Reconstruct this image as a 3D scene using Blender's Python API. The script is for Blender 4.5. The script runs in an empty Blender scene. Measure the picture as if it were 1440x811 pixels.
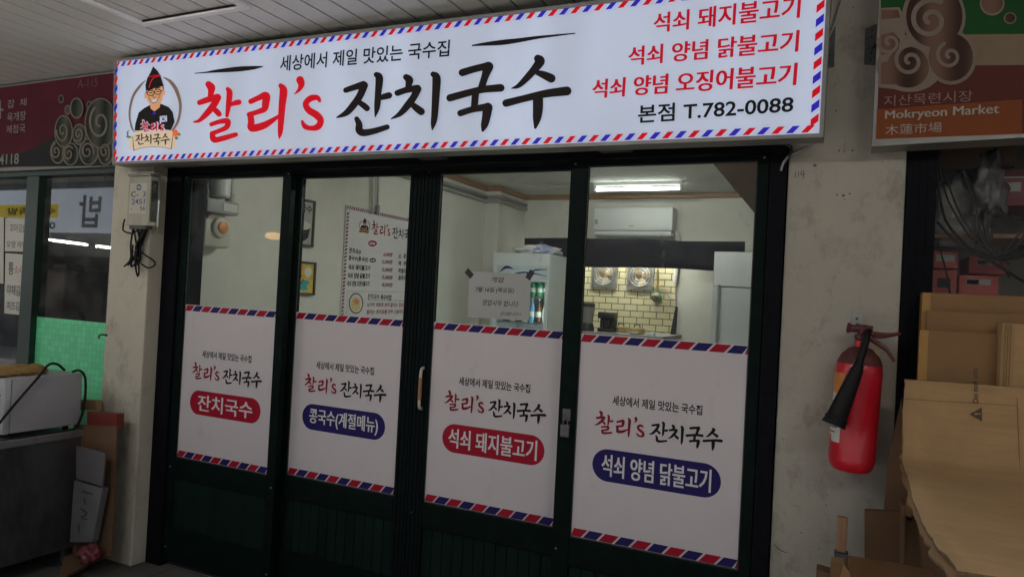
import bpy, bmesh, math, random
from mathutils import Vector, Matrix, noise
random.seed(7)
sc = bpy.context.scene
COL = sc.collection
# ------------------------------------------------------------------ camera
D, CH, FPX = 2.57, 1.44, 1007.0
YAW, PITCH, ROLL = math.radians(25.282), math.radians(0.6575), math.radians(2.9787)
_f = Vector((-math.sin(YAW)*math.cos(PITCH), math.cos(YAW)*math.cos(PITCH), math.sin(PITCH)))
_r = Vector((math.cos(YAW), math.sin(YAW), 0)); _u = _r.cross(_f)
CR = math.cos(ROLL)*_r + math.sin(ROLL)*_u
CU = -math.sin(ROLL)*_r + math.cos(ROLL)*_u
CAM = Vector((0, -D, CH))
cd = bpy.data.cameras.new('camera'); cam = bpy.data.objects.new('camera', cd); COL.objects.link(cam)
cam.matrix_world = Matrix((( CR.x, CU.x, -_f.x, CAM.x), (CR.y, CU.y, -_f.y, CAM.y), (CR.z, CU.z, -_f.z, CAM.z), (0,0,0,1)))
cd.sensor_width = 36; cd.lens = FPX/1440*36; cd.clip_start = .05; cd.clip_end = 500
sc.camera = cam
def ray(x, y): return _f*FPX + CR*(x-720) - CU*(y-405.5)
def at(x, y, Y=0.0):                      # measured point of the photograph on the wall plane at depth Y
    d = ray(x, y); return CAM + d*((D+Y)/d.y)
def atx(x, y, X): d = ray(x, y); return CAM + d*(X/d.x)
def atz(x, y, Z): d = ray(x, y); return CAM + d*((Z-CH)/d.z)
# ------------------------------------------------------------------ light
w = bpy.data.worlds.new('World'); sc.world = w; w.use_nodes = True
nt = w.node_tree; bg = nt.nodes['Background']
sky = nt.nodes.new('ShaderNodeTexSky'); sky.sky_type = 'NISHITA'; sky.sun_disc = False
SUN_EL, SUN_ROT = math.radians(70), math.radians(195)
sky.sun_elevation = SUN_EL; sky.sun_rotation = SUN_ROT; sky.air_density = 1.0; sky.dust_density = 3.0
nt.links.new(sky.outputs[0], bg.inputs[0]); bg.inputs[1].default_value = 0.13
sl = bpy.data.lights.new('sun', 'SUN'); sl.energy = 2.8; sl.angle = math.radians(0.5); sl.color = (1, .96, .9)
so = bpy.data.objects.new('sun', sl); COL.objects.link(so)
sdir = Vector((math.sin(SUN_ROT)*math.cos(SUN_EL), math.cos(SUN_ROT)*math.cos(SUN_EL), math.sin(SUN_EL)))
so.rotation_euler = sdir.to_track_quat('Z', 'Y').to_euler()
sc.view_settings.view_transform = 'Standard'; sc.view_settings.look = 'None'
sc.view_settings.exposure = 0.12; sc.view_settings.gamma = 1.0
try: sc.view_settings.use_curve_mapping = False
except Exception: pass
sc.render.engine = 'CYCLES'
sc.cycles.max_bounces = 8; sc.cycles.transparent_max_bounces = 16; sc.cycles.use_denoising = True
sc.cycles.caustics_reflective = False; sc.cycles.caustics_refractive = False
sc.cycles.sample_clamp_indirect = 4.0

# ------------------------------------------------------------------ materials
def lin(c):
    return tuple(((v/255)/12.92 if v/255 <= .04045 else ((v/255+.055)/1.055)**2.4) for v in c)
def mat(name, col, rough=.6, metal=0.0, var=.15, scale=6.0, bump=0.0, bscale=60.0, spec=.5, stain=None, stretch=(1,1,1), coat=0.0, extra=()):
    m = bpy.data.materials.new(name); m.use_nodes = True
    n = m.node_tree.nodes; l = m.node_tree.links; b = n['Principled BSDF']
    b.inputs['Roughness'].default_value = rough; b.inputs['Metallic'].default_value = metal
    b.inputs['Specular IOR Level'].default_value = spec; b.inputs['Coat Weight'].default_value = coat
    tc = n.new('ShaderNodeTexCoord'); mp = n.new('ShaderNodeMapping'); mp.inputs['Scale'].default_value = stretch
    l.new(tc.outputs['Object'], mp.inputs[0])
    nz = n.new('ShaderNodeTexNoise'); nz.inputs['Scale'].default_value = scale; nz.inputs['Detail'].default_value = 8; nz.inputs['Roughness'].default_value = .65
    l.new(mp.outputs[0], nz.inputs['Vector'])
    r = n.new('ShaderNodeValToRGB'); r.color_ramp.elements[0].position = .3; r.color_ramp.elements[1].position = .7
    r.color_ramp.elements[0].color = tuple(c*(1-var) for c in col)+(1,)
    r.color_ramp.elements[1].color = tuple(min(1, c*(1+var)) for c in col)+(1,)
    l.new(nz.outputs['Fac'], r.inputs[0]); out = r.outputs[0]
    for st in ([stain] if stain else [])+list(extra):
        scol, sscale, lo, hi = st[:4]
        n2 = n.new('ShaderNodeTexNoise'); n2.inputs['Scale'].default_value = sscale; n2.inputs['Detail'].default_value = 12; n2.inputs['Roughness'].default_value = .75
        if len(st) > 4:
            m2 = n.new('ShaderNodeMapping'); m2.inputs['Scale'].default_value = st[4]; m2.inputs['Location'].default_value = (sscale*.37, 1.3, sscale*.11); l.new(tc.outputs['Object'], m2.inputs[0]); l.new(m2.outputs[0], n2.inputs['Vector'])
        else: l.new(mp.outputs[0], n2.inputs['Vector'])
        mr = n.new('ShaderNodeMapRange'); mr.inputs[1].default_value = lo; mr.inputs[2].default_value = hi
        l.new(n2.outputs['Fac'], mr.inputs[0])
        mx = n.new('ShaderNodeMixRGB'); mx.inputs[2].default_value = tuple(scol)+(1,)
        l.new(mr.outputs[0], mx.inputs[0]); l.new(out, mx.inputs[1]); out = mx.outputs[0]
    l.new(out, b.inputs['Base Color'])
    if bump:
        n3 = n.new('ShaderNodeTexNoise'); n3.inputs['Scale'].default_value = bscale; n3.inputs['Detail'].default_value = 6
        l.new(mp.outputs[0], n3.inputs['Vector'])
        bp = n.new('ShaderNodeBump'); bp.inputs['Strength'].default_value = bump; bp.inputs['Distance'].default_value = .01
        l.new(n3.outputs['Fac'], bp.inputs['Height']); l.new(bp.outputs[0], b.inputs['Normal'])
    return m
def emat(name, col, emit, strength, rough=.55, blotch=0.0):
    m = mat(name, col, rough, var=.02, spec=.12)
    b = m.node_tree.nodes['Principled BSDF']
    b.inputs['Emission Color'].default_value = tuple(emit)+(1,); b.inputs['Emission Strength'].default_value = strength
    if blotch:                                 # tubes behind the face light it unevenly
        n = m.node_tree.nodes; l = m.node_tree.links
        tc = n.new('ShaderNodeTexCoord'); mp = n.new('ShaderNodeMapping'); mp.inputs['Scale'].default_value = (3.2, 1, .5)
        l.new(tc.outputs['Object'], mp.inputs[0])
        nz = n.new('ShaderNodeTexNoise'); nz.inputs['Scale'].default_value = 1.6; nz.inputs['Detail'].default_value = 1
        l.new(mp.outputs[0], nz.inputs['Vector'])
        mr = n.new('ShaderNodeMapRange'); mr.inputs[1].default_value = .3; mr.inputs[2].default_value = .7
        mr.inputs[3].default_value = strength*(1-blotch); mr.inputs[4].default_value = strength*(1+blotch)
        l.new(nz.outputs['Fac'], mr.inputs[0]); l.new(mr.outputs[0], b.inputs['Emission Strength'])
    return m
def glass(name, tint=(.92, .95, .93), refl=1.0, dust=.03):
    m = bpy.data.materials.new(name); m.use_nodes = True
    n = m.node_tree.nodes; l = m.node_tree.links; n.clear()
    o = n.new('ShaderNodeOutputMaterial'); t = n.new('ShaderNodeBsdfTransparent'); t.inputs[0].default_value = tint+(1,)
    g = n.new('ShaderNodeBsdfGlossy'); g.inputs['Roughness'].default_value = .01
    fr = n.new('ShaderNodeFresnel'); fr.inputs[0].default_value = 1.5
    mu = n.new('ShaderNodeMath'); mu.operation = 'MULTIPLY'; mu.inputs[1].default_value = refl; mu.use_clamp = True
    ge = n.new('ShaderNodeNewGeometry'); sb = n.new('ShaderNodeMath'); sb.operation = 'SUBTRACT'; sb.inputs[0].default_value = 1.0
    l.new(ge.outputs['Backfacing'], sb.inputs[1]); m0 = n.new('ShaderNodeMath'); m0.operation = 'MULTIPLY'
    l.new(fr.outputs[0], m0.inputs[0]); l.new(sb.outputs[0], m0.inputs[1]); l.new(m0.outputs[0], mu.inputs[0])
    mx = n.new('ShaderNodeMixShader'); l.new(mu.outputs[0], mx.inputs[0]); l.new(t.outputs[0], mx.inputs[1]); l.new(g.outputs[0], mx.inputs[2])
    df = n.new('ShaderNodeBsdfDiffuse'); df.inputs[0].default_value = (.6, .6, .58, 1)
    tc = n.new('ShaderNodeTexCoord'); nz = n.new('ShaderNodeTexNoise'); nz.inputs['Scale'].default_value = 5; nz.inputs['Detail'].default_value = 10; nz.inputs['Roughness'].default_value = .7
    l.new(tc.outputs['Object'], nz.inputs['Vector'])
    mr = n.new('ShaderNodeMapRange'); mr.inputs[1].default_value = .45; mr.inputs[2].default_value = .8; mr.inputs[3].default_value = dust*.3; mr.inputs[4].default_value = dust*2.5
    l.new(nz.outputs['Fac'], mr.inputs[0])
    m2 = n.new('ShaderNodeMixShader'); l.new(mr.outputs[0], m2.inputs[0]); l.new(mx.outputs[0], m2.inputs[1]); l.new(df.outputs[0], m2.inputs[2])
    l.new(m2.outputs[0], o.inputs[0]); return m

M = {}
M['concrete'] = mat('painted_concrete', (.53, .49, .395), .85, var=.07, scale=2.2, bump=.25, bscale=90, stain=((.27, .24, .185), 6, .53, .78), stretch=(1.3, 1.3, .9), extra=(((.05, .04, .03), 45, .66, .70, (1, 1, 1)), ((.20, .165, .12), 2.2, .52, .72, (1, 1, .5)), ((.42, .41, .37), 30, .68, .74, (1, 1, .3))))
M['concrete_white'] = mat('whitewashed_concrete', (.375, .35, .295), .85, var=.07, scale=2.5, bump=.3, bscale=80, stain=((.19, .17, .135), 8, .53, .76), stretch=(1.3, 1.3, .85), extra=(((.05, .045, .035), 55, .655, .69, (1, 1, .9)), ((.20, .18, .14), 2.6, .53, .72, (1, 1, .7)), ((.15, .14, .115), 26, .66, .72, (2.0, 1, .22)), ((.12, .11, .09), 18, .66, .71, (.2, 1, 1.6))))
M['ceiling'] = mat('ceiling_slat_paint', (.70, .69, .64), .45, var=.06, scale=2, stain=((.42, .39, .33), 4, .6, .8))
M['black_gap'] = mat('dark_gap', (.01, .01, .01), .9)
M['frame'] = mat('black_frame_paint', (.006, .0065, .009), .5, var=.3, scale=30, bump=.05, spec=.05)
M['frame_green'] = mat('dark_green_frame_paint', (.0035, .009, .0078), .5, var=.3, scale=20, bump=.06, spec=.06, extra=(((.07, .08, .075), 60, .70, .73, (1, 1, .5)),))
M['bead'] = mat('glazing_bead_rubber', (.030, .036, .033), .5, var=.3, scale=40)
M['lock_metal'] = mat('worn_lock_metal', (.12, .12, .118), .45, .4, var=.3, scale=60)
M['panel'] = mat('dark_green_board', (.005, .0145, .011), .55, spec=.08, var=.35, scale=12, bump=.1, stretch=(1, 1, .15))
M['glass'] = glass('window_glass', dust=.022)
M['glass_dirty'] = glass('dusty_window_glass', tint=(.8, .83, .8), refl=1.35, dust=.05)
M['vinyl'] = mat('white_vinyl', (.60, .55, .565), .34, var=.03, scale=2, spec=.4, bump=.035, bscale=4, extra=(((.50, .46, .47), 7, .58, .75, (1, 1, .4)),))
M['vred'] = mat('red_vinyl', (.33, .008, .025), .5, var=.05, spec=.15)
M['vblue'] = mat('blue_vinyl', (.018, .012, .10), .5, var=.05, spec=.15)
M['vblack'] = mat('black_vinyl', (.010, .008, .009), .5, var=.05, spec=.15)
M['vwhite'] = mat('white_print', (.66, .64, .65), .5, var=.02, spec=.2)
M['vdarkred'] = mat('dark_red_print', (.22, .008, .022), .5, var=.05, spec=.15)
SW = (.58, .70, .96)
M['sface'] = emat('backlit_acrylic', (.42, .42, .42), SW, .40, blotch=.13)
M['sred'] = emat('backlit_red_print', (.35, .003, .010), (1, .004, .02), .32)
M['sdkred'] = emat('backlit_crimson_print', (.35, .003, .012), (1, .008, .04), .24)
M['sblue'] = emat('backlit_blue_print', (.02, .015, .22), (.05, .035, 1), .26)
M['sblack'] = emat('backlit_black_print', (.008, .006, .006), (1, .7, .6), .004)
M['sgrey'] = emat('backlit_brown_print', (.16, .10, .07), (1, .65, .5), .09)
M['sskin'] = emat('backlit_skin_print', (.5, .28, .16), (1, .46, .22), .33)
M['scream'] = emat('backlit_cream_print', (.5, .4, .28), (1, .78, .55), .34)
M['sgreen'] = emat('backlit_green_print', (.05, .12, .05), (.25, .55, .25), .2)
M['sorange'] = emat('backlit_orange_print', (.6, .1, .02), (1, .16, .04), .4)
M['alu'] = mat('brushed_aluminium', (.42, .42, .42), .38, .85, var=.1, scale=20, stretch=(1, 1, .2))
M['alu_dull'] = mat('dull_aluminium', (.24, .235, .22), .5, .5, var=.15, scale=10)
M['steel'] = mat('scuffed_stainless', (.40, .40, .41), .42, .9, var=.2, scale=5, bump=.05, stretch=(1, 1, .3), stain=((.16, .15, .14), 5, .5, .75))
M['iron'] = mat('dull_iron', (.09, .09, .095), .55, .5, var=.25, scale=30)
M['black'] = mat('black_plastic', (.012, .012, .013), .4, var=.2, scale=20)
M['rubber'] = mat('black_rubber', (.008, .0075, .0075), .6, var=.2, spec=.2)
M['ext_red'] = mat('extinguisher_red', (.52, .006, .02), .36, var=.12, scale=8, coat=.3, stain=((.10, .012, .012), 12, .62, .8))
M['red_dark'] = mat('dusty_red_paint', (.085, .010, .012), .5, var=.2)
M['dust_red'] = mat('dust_covered_red', (.10, .022, .02), .7, var=.5, scale=14)
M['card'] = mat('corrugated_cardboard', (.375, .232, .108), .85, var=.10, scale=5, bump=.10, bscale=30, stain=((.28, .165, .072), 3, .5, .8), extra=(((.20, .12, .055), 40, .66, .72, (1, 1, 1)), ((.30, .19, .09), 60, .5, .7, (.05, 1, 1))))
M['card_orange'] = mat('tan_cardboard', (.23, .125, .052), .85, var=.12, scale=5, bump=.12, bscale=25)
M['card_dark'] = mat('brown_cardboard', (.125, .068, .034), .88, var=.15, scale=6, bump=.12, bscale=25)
M['card_edge'] = mat('cardboard_edge', (.12, .072, .036), .9, var=.6, scale=90)
M['tape'] = mat('brown_parcel_tape', (.36, .20, .06), .3, var=.06)
M['print_dark'] = mat('grey_ink', (.07, .055, .04), .8, var=.1)
M['wood'] = mat('pale_wood', (.30, .16, .085), .6, var=.2, scale=8, stretch=(6, 6, .6), bump=.1)
M['iwall'] = mat('room_wallpaper', (.65, .64, .585), .8, var=.05, scale=3, bump=.06, bscale=150)
M['iceil'] = mat('room_ceiling_paper', (.70, .70, .66), .8, var=.04)
M['ifloor'] = mat('room_floor_tile', (.25, .22, .19), .5, var=.1)
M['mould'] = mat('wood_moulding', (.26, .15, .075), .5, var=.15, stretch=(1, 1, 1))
M['white_plastic'] = mat('white_plastic', (.66, .67, .66), .35, var=.03)
M['cream_plastic'] = mat('cream_plastic', (.52, .50, .42), .45, var=.08)
M['grey_plastic'] = mat('grey_plastic', (.30, .30, .29), .5, var=.1)
M['orange_plastic'] = mat('orange_plastic', (.62, .22, .05), .4)
M['cloth_black'] = mat('dark_navy_cloth', (.014, .013, .022), .9, var=.15, bump=.3, bscale=15)
M['paper'] = mat('white_paper', (.62, .60, .55), .85, var=.04)
M['paper_grey'] = mat('greyish_paper', (.40, .40, .385), .85, var=.04)
M['ink'] = mat('black_marker_ink', (.02, .02, .022), .6, var=.05)
M['inkred'] = mat('red_marker_ink', (.4, .03, .03), .6, var=.05)
M['inkblue'] = mat('blue_stencil_ink', (.012, .08, .22), .6, var=.1)
M['wframe'] = mat('dark_wood_frame', (.05, .035, .028), .5, var=.2)
M['fridge'] = mat('fridge_white_enamel', (.62, .68, .70), .3, var=.03)
M['fridge_steel'] = mat('fridge_steel', (.52, .55, .57), .35, .3, var=.06, stretch=(1, 1, .1))
M['brass'] = mat('brass', (.55, .38, .14), .3, .9, var=.15)
M['pot'] = mat('yellow_pot_metal', (.62, .46, .20), .3, .8, var=.1)
M['bag'] = mat('white_plastic_bag', (.70, .70, .72), .3, var=.06, bump=.4, bscale=20)
M['bag_blue'] = mat('blue_plastic_bag', (.35, .40, .66), .3, var=.06)
M['bag_clear'] = mat('cloudy_plastic_bag', (.36, .35, .34), .25, var=.3, scale=12, bump=.6, bscale=18)
M['bag_pink'] = mat('shaded_pink_plastic', (.15, .030, .035), .4, var=.4, scale=12, bump=.5, bscale=25)  # pink made darker, the shade of its corner is in the colour
M['bottle_green'] = mat('green_bottle_glass', (.04, .26, .12), .12, var=.1)
M['bottle_brown'] = mat('brown_bottle_glass', (.10, .045, .02), .12, var=.1)
M['bottle_blue'] = mat('blue_bottle', (.12, .36, .62), .2, var=.1)
M['bottle_white'] = mat('milky_bottle', (.66, .66, .64), .3, var=.1)
M['foam'] = mat('white_styrofoam', (.30, .30, .31), .85, var=.05, bump=.1)
M['gold'] = mat('golden_cloth', (.28, .17, .05), .6, var=.25, scale=10, bump=.4, bscale=20)
M['green_sheet'] = None
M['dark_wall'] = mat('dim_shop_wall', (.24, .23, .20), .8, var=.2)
M['floor_out'] = None

def grid_mat(name, base, line, cell, lw, rough=.5, axes=('X', 'Z'), offset=0.0, mortar_ratio=None, var=.08):
    m = bpy.data.materials.new(name); m.use_nodes = True
    n = m.node_tree.nodes; l = m.node_tree.links; b = n['Principled BSDF']; b.inputs['Roughness'].default_value = rough
    tc = n.new('ShaderNodeTexCoord'); sp = n.new('ShaderNodeSeparateXYZ'); cb = n.new('ShaderNodeCombineXYZ')
    l.new(tc.outputs['Object'], sp.inputs[0]); l.new(sp.outputs[axes[0]], cb.inputs[0]); l.new(sp.outputs[axes[1]], cb.inputs[1])
    br = n.new('ShaderNodeTexBrick'); br.offset = offset; br.inputs['Scale'].default_value = 1
    br.inputs['Brick Width'].default_value = cell[0]; br.inputs['Row Height'].default_value = cell[1]; br.inputs['Mortar Size'].default_value = lw
    br.inputs['Mortar Smooth'].default_value = .1
    br.inputs['Color1'].default_value = tuple(c*(1-var) for c in base)+(1,); br.inputs['Color2'].default_value = tuple(c*(1+var) for c in base)+(1,); br.inputs['Mortar'].default_value = tuple(line)+(1,)
    l.new(cb.outputs[0], br.inputs[0]); l.new(br.outputs['Color'], b.inputs['Base Color'])
    bp = n.new('ShaderNodeBump'); bp.inputs['Strength'].default_value = .4; bp.inputs['Distance'].default_value = .003; bp.invert = True
    l.new(br.outputs['Fac'], bp.inputs['Height']); l.new(bp.outputs[0], b.inputs['Normal'])
    return m
M['green_sheet'] = grid_mat('green_grid_film', (.17, .78, .38), (.11, .60, .29), (.033, .033), .0014, .5)
M['tile'] = grid_mat('cream_subway_tile', (.62, .56, .36), (.06, .05, .035), (.128, .062), .004, .3, offset=.5, var=.04)
M['floor_out'] = grid_mat('dark_paving', (.085, .078, .07), (.035, .032, .03), (.30, .30), .006, .75, axes=('X', 'Y'), var=.15)

# ------------------------------------------------------------------ mesh helpers
class MB:
    def __init__(s): s.bm = bmesh.new()
    def box(s, x0, x1, y0, y1, z0, z1, bev=0.0, mx=None):
        r = bmesh.ops.create_cube(s.bm, size=1.0); vs = r['verts']
        for v in vs:
            v.co = Vector(((x0+x1)/2+v.co.x*(x1-x0), (y0+y1)/2+v.co.y*(y1-y0), (z0+z1)/2+v.co.z*(z1-z0)))
        if bev:
            es = list({e for v in vs for e in v.link_edges})
            r = bmesh.ops.bevel(s.bm, geom=es, offset=bev, segments=2, affect='EDGES', profile=.6)
            vs = list({v for f in r['faces'] for v in f.verts} | {v for v in vs if v.is_valid})
        if mx is not None:
            bmesh.ops.transform(s.bm, matrix=mx, verts=[v for v in vs if v.is_valid])
        return s
    def poly(s, pts):
        try: s.bm.faces.new([s.bm.verts.new(p) for p in pts])
        except ValueError: pass
        return s
    def prism(s, pts, dvec):
        dvec = Vector(dvec); a = [s.bm.verts.new(p) for p in pts]; b = [s.bm.verts.new(Vector(p)+dvec) for p in pts]
        n = len(pts); s.bm.faces.new(a); s.bm.faces.new(list(reversed(b)))
        for i in range(n): s.bm.faces.new([a[i], a[(i+1) % n], b[(i+1) % n], b[i]])
        bmesh.ops.recalc_face_normals(s.bm, faces=s.bm.faces[:]); return s
    def grid(s, rows):
        vv = [[s.bm.verts.new(p) for p in r] for r in rows]
        for i in range(len(vv)-1):
            for j in range(len(vv[0])-1): s.bm.faces.new([vv[i][j], vv[i][j+1], vv[i+1][j+1], vv[i+1][j]])
        return s
    def tube(s, pts, rad, n=10, smooth=True):
        pts = [Vector(p) for p in pts]
        if smooth and len(pts) > 2: pts = crom(pts, 5)
        m = len(pts); rr = rad if callable(rad) else (lambda t: rad)
        prev = None; rings = []
        for i, p in enumerate(pts):
            t = (pts[min(i+1, m-1)]-pts[max(i-1, 0)]).normalized()
            if prev is None:
                a = t.cross(Vector((0, 0, 1)));  a = t.cross(Vector((1, 0, 0))) if a.length < .1 else a
            else: a = prev - t*prev.dot(t)
            a.normalize(); prev = a; b = t.cross(a); R = rr(i/(m-1))
            rings.append([s.bm.verts.new(p+a*R*math.cos(k*2*math.pi/n)+b*R*math.sin(k*2*math.pi/n)) for k in range(n)])
        for i in range(m-1):
            for k in range(n): s.bm.faces.new([rings[i][k], rings[i][(k+1) % n], rings[i+1][(k+1) % n], rings[i+1][k]])
        s.bm.faces.new(list(reversed(rings[0]))); s.bm.faces.new(rings[-1]); return s
    def lathe(s, prof, base, axis=(0, 0, 1), n=28, sx=1.0):
        axis = Vector(axis).normalized(); base = Vector(base)
        a = axis.cross(Vector((0, 1, 0)));  a = axis.cross(Vector((1, 0, 0))) if a.length < .1 else a
        a.normalize(); b = axis.cross(a); rings = []
        for (R, h) in prof:
            rings.append([s.bm.verts.new(base+axis*h+(a*math.cos(k*2*math.pi/n)*sx+b*math.sin(k*2*math.pi/n))*max(R, 1e-4)) for k in range(n)])
        for i in range(len(rings)-1):
            for k in range(n): s.bm.faces.new([rings[i][k], rings[i][(k+1) % n], rings[i+1][(k+1) % n], rings[i+1][k]])
        s.bm.faces.new(list(reversed(rings[0]))); s.bm.faces.new(rings[-1])
        return s
    def build(s, name, m, parent=None, smooth=False):
        bmesh.ops.recalc_face_normals(s.bm, faces=s.bm.faces[:])
        me = bpy.data.meshes.new(name); s.bm.to_mesh(me); s.bm.free()
        me.materials.append(M[m] if isinstance(m, str) else m)
        if smooth:
            for p in me.polygons: p.use_smooth = True
            try: me.set_sharp_from_angle(angle=math.radians(35))
            except Exception: pass
        o = bpy.data.objects.new(name, me); COL.objects.link(o)
        if parent is not None: o.parent = parent; o.matrix_parent_inverse = Matrix.Translation(-wloc(parent))
        return o
def wloc(o): return Vector(o.location) if o.type == 'EMPTY' else Vector((0, 0, 0))
def crom(pts, k):
    out = []; n = len(pts)
    for i in range(n-1):
        p0, p1, p2, p3 = pts[max(i-1, 0)], pts[i], pts[i+1], pts[min(i+2, n-1)]
        for j in range(k):
            t = j/k
            out.append(.5*((2*p1)+(p2-p0)*t+(2*p0-5*p1+4*p2-p3)*t*t+(3*p1-p0-3*p2+p3)*t*t*t))
    out.append(pts[-1]); return out
def tag(o, label, cat, group=None, kind=None):
    if label: o['label'] = label
    if cat: o['category'] = cat
    if group: o['group'] = group
    if kind: o['kind'] = kind
    return o
def thing(name, label, cat, loc, group=None):
    o = bpy.data.objects.new(name, None); o.empty_display_size = .05; COL.objects.link(o); o.location = Vector(loc)
    return tag(o, label, cat, group)
def struct(o): o['kind'] = 'structure'; return o
# --- flat decals on a plane given by three corner vectors
class Plane:
    """o: lower-left corner, ux / uz: edge vectors, n: outward normal"""
    def __init__(s, fn, n): s.fn = fn; s.n = Vector(n); s.k = 0
    def __call__(s, x, y, lift=0.0): return s.fn(x, y)+s.n*lift
def strokes(name, m, parent, pl, segs, lift, cap=True):
    """brush strokes: lists of (x, y, width) in the plane's own units"""
    b = MB(); q = 0
    for seg in segs:
        if len(seg) > 2: P = crom([Vector(p) for p in seg], 6)
        else: P = [Vector(p) for p in seg]
        L, R = [], []; n = len(P)
        for i, p in enumerate(P):
            t = P[min(i+1, n-1)]-P[max(i-1, 0)]; t = Vector((t.x, t.y, 0)); t = t.normalized() if t.length > 1e-9 else Vector((1, 0, 0))
            nn = Vector((-t.y, t.x, 0)); h = max(p.z, .001)/2
            L.append((p.x+nn.x*h, p.y+nn.y*h)); R.append((p.x-nn.x*h, p.y-nn.y*h))
        lf = lift+q*.00012; q += 1
        for i in range(n-1):
            b.poly([pl(*L[i], lf), pl(*L[i+1], lf), pl(*R[i+1], lf), pl(*R[i], lf)])
        if cap:
            for (idx, sgn) in ((0, -1), (n-1, 1)):
                p = P[idx]; t = P[min(idx+1, n-1)]-P[max(idx-1, 0)]; a0 = math.atan2(t.y, t.x); h = p.z/2
                pts = [(p.x+h*math.cos(a0+sgn*math.pi/2*0+j), p.y+h*math.sin(a0+sgn*math.pi/2*0+j)) for j in [(-math.pi/2+math.pi*i/8+(math.pi if sgn < 0 else 0)) for i in range(9)]]
                b.poly([pl(*c, lf) for c in pts])
    return b.build(name, m, parent)
def fillpoly(name, m, parent, pl, polys, lift):
    b = MB()
    for i, p in enumerate(polys): b.poly([pl(x, y, lift+i*.00012) for x, y in p])
    return b.build(name, m, parent)
def ell(cx, cy, rx, ry, n=28, a0=0, a1=2*math.pi): return [(cx+rx*math.cos(a0+(a1-a0)*i/n), cy+ry*math.sin(a0+(a1-a0)*i/n)) for i in range(n)]
_tc = {}
def textmesh(s, bold):
    if (s, bold) in _tc: return _tc[(s, bold)]
    c = bpy.data.curves.new('t', 'FONT'); c.body = s; c.size = 1; c.resolution_u = 3; c.fill_mode = 'FRONT'; c.offset = bold; c.space_character = 1.0
    o = bpy.data.objects.new('t', c); COL.objects.link(o); dg = bpy.context.evaluated_depsgraph_get()
    me = bpy.data.meshes.new_from_object(o.evaluated_get(dg)); bpy.data.objects.remove(o); bpy.data.curves.remove(c)
    V = [(v.co.x, v.co.y) for v in me.vertices]; F = [tuple(p.vertices) for p in me.polygons]; bpy.data.meshes.remove(me)
    x0 = min(v[0] for v in V); x1 = max(v[0] for v in V); y0 = min(v[1] for v in V); y1 = max(v[1] for v in V)
    _tc[(s, bold)] = ([((a-x0)/(x1-x0), (b-y0)/(y1-y0)) for a, b in V], F); return _tc[(s, bold)]
def text(name, s, m, parent, quad, n, bold=.0, lift=.002, b=None, dbl=0.0):
    """letters printed inside a quad (tl, bl, tr, br as 3D points)"""
    V, F = textmesh(s, bold); tl, bl, tr, br = [Vector(q) for q in quad]; n = Vector(n); own = b is None; b = b or MB()
    vv = [b.bm.verts.new((bl*(1-u)+br*u)*(1-v)+(tl*(1-u)+tr*u)*v+n*lift) for u, v in V]
    for f in F:
        try: b.bm.faces.new([vv[i] for i in f])
        except ValueError: pass
    if dbl:
        sh = (br-bl)*dbl; vv = [b.bm.verts.new((bl*(1-u)+br*u)*(1-v)+(tl*(1-u)+tr*u)*v+n*(lift+.0003)+sh) for u, v in V]
        for f in F: b.bm.faces.new([vv[i] for i in f])
    return b.build(name, m, parent) if own else b
def rect(pl, x0, y0, x1, y1): return (pl(x0, y0), pl(x0, y1), pl(x1, y0), pl(x1, y1))
YN = (0, -1, 0); XN = (1, 0, 0)

# brush lettering of the shop's name, drawn as strokes (sign coordinates, photo units)
def zz(o, s, segs): return [[(o[0]+x/s, o[1]+y/s, w/s) for x, y, w in g] for g in segs]
T_RED = zz((260, 90), 6.757, [
 [(225,195,62),(250,225,76),(250,262,62),(243,300,52)], [(140,368,50),(220,340,58),(310,315,62)],
 [(315,322,62),(268,400,66),(200,480,56),(135,540,34),(85,552,16)], [(262,415,44),(305,455,54),(325,478,50)],
 [(408,240,40),(425,280,58),(414,400,50),(400,495,32)], [(440,385,38),(480,372,48),(513,365,52)],
 [(252,575,40),(330,550,44),(405,545,56),(398,600,50),(330,635,42),(258,662,44)], [(262,665,50),(268,705,58),(292,723,54),(390,700,50),(485,672,42)],
 [(628,358,50),(700,325,52),(772,302,72),(768,380,70),(755,430,58),(690,458,48),(612,482,48)], [(625,490,60),(632,550,62),(636,610,70),(740,590,68),(830,540,48),(895,495,28)],
 [(912,208,44),(938,255,74),(925,400,66),(912,580,56),(906,660,44),(897,712,8)],
 [(1096,155,74),(1108,195,62),(1088,245,36),(1045,288,10)],
 [(1283,352,30),(1258,322,50),(1195,330,58),(1150,380,56),(1178,440,62),(1250,485,70),(1292,540,62),(1265,598,62),(1200,612,46),(1142,594,48),(1117,548,26)]])
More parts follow.
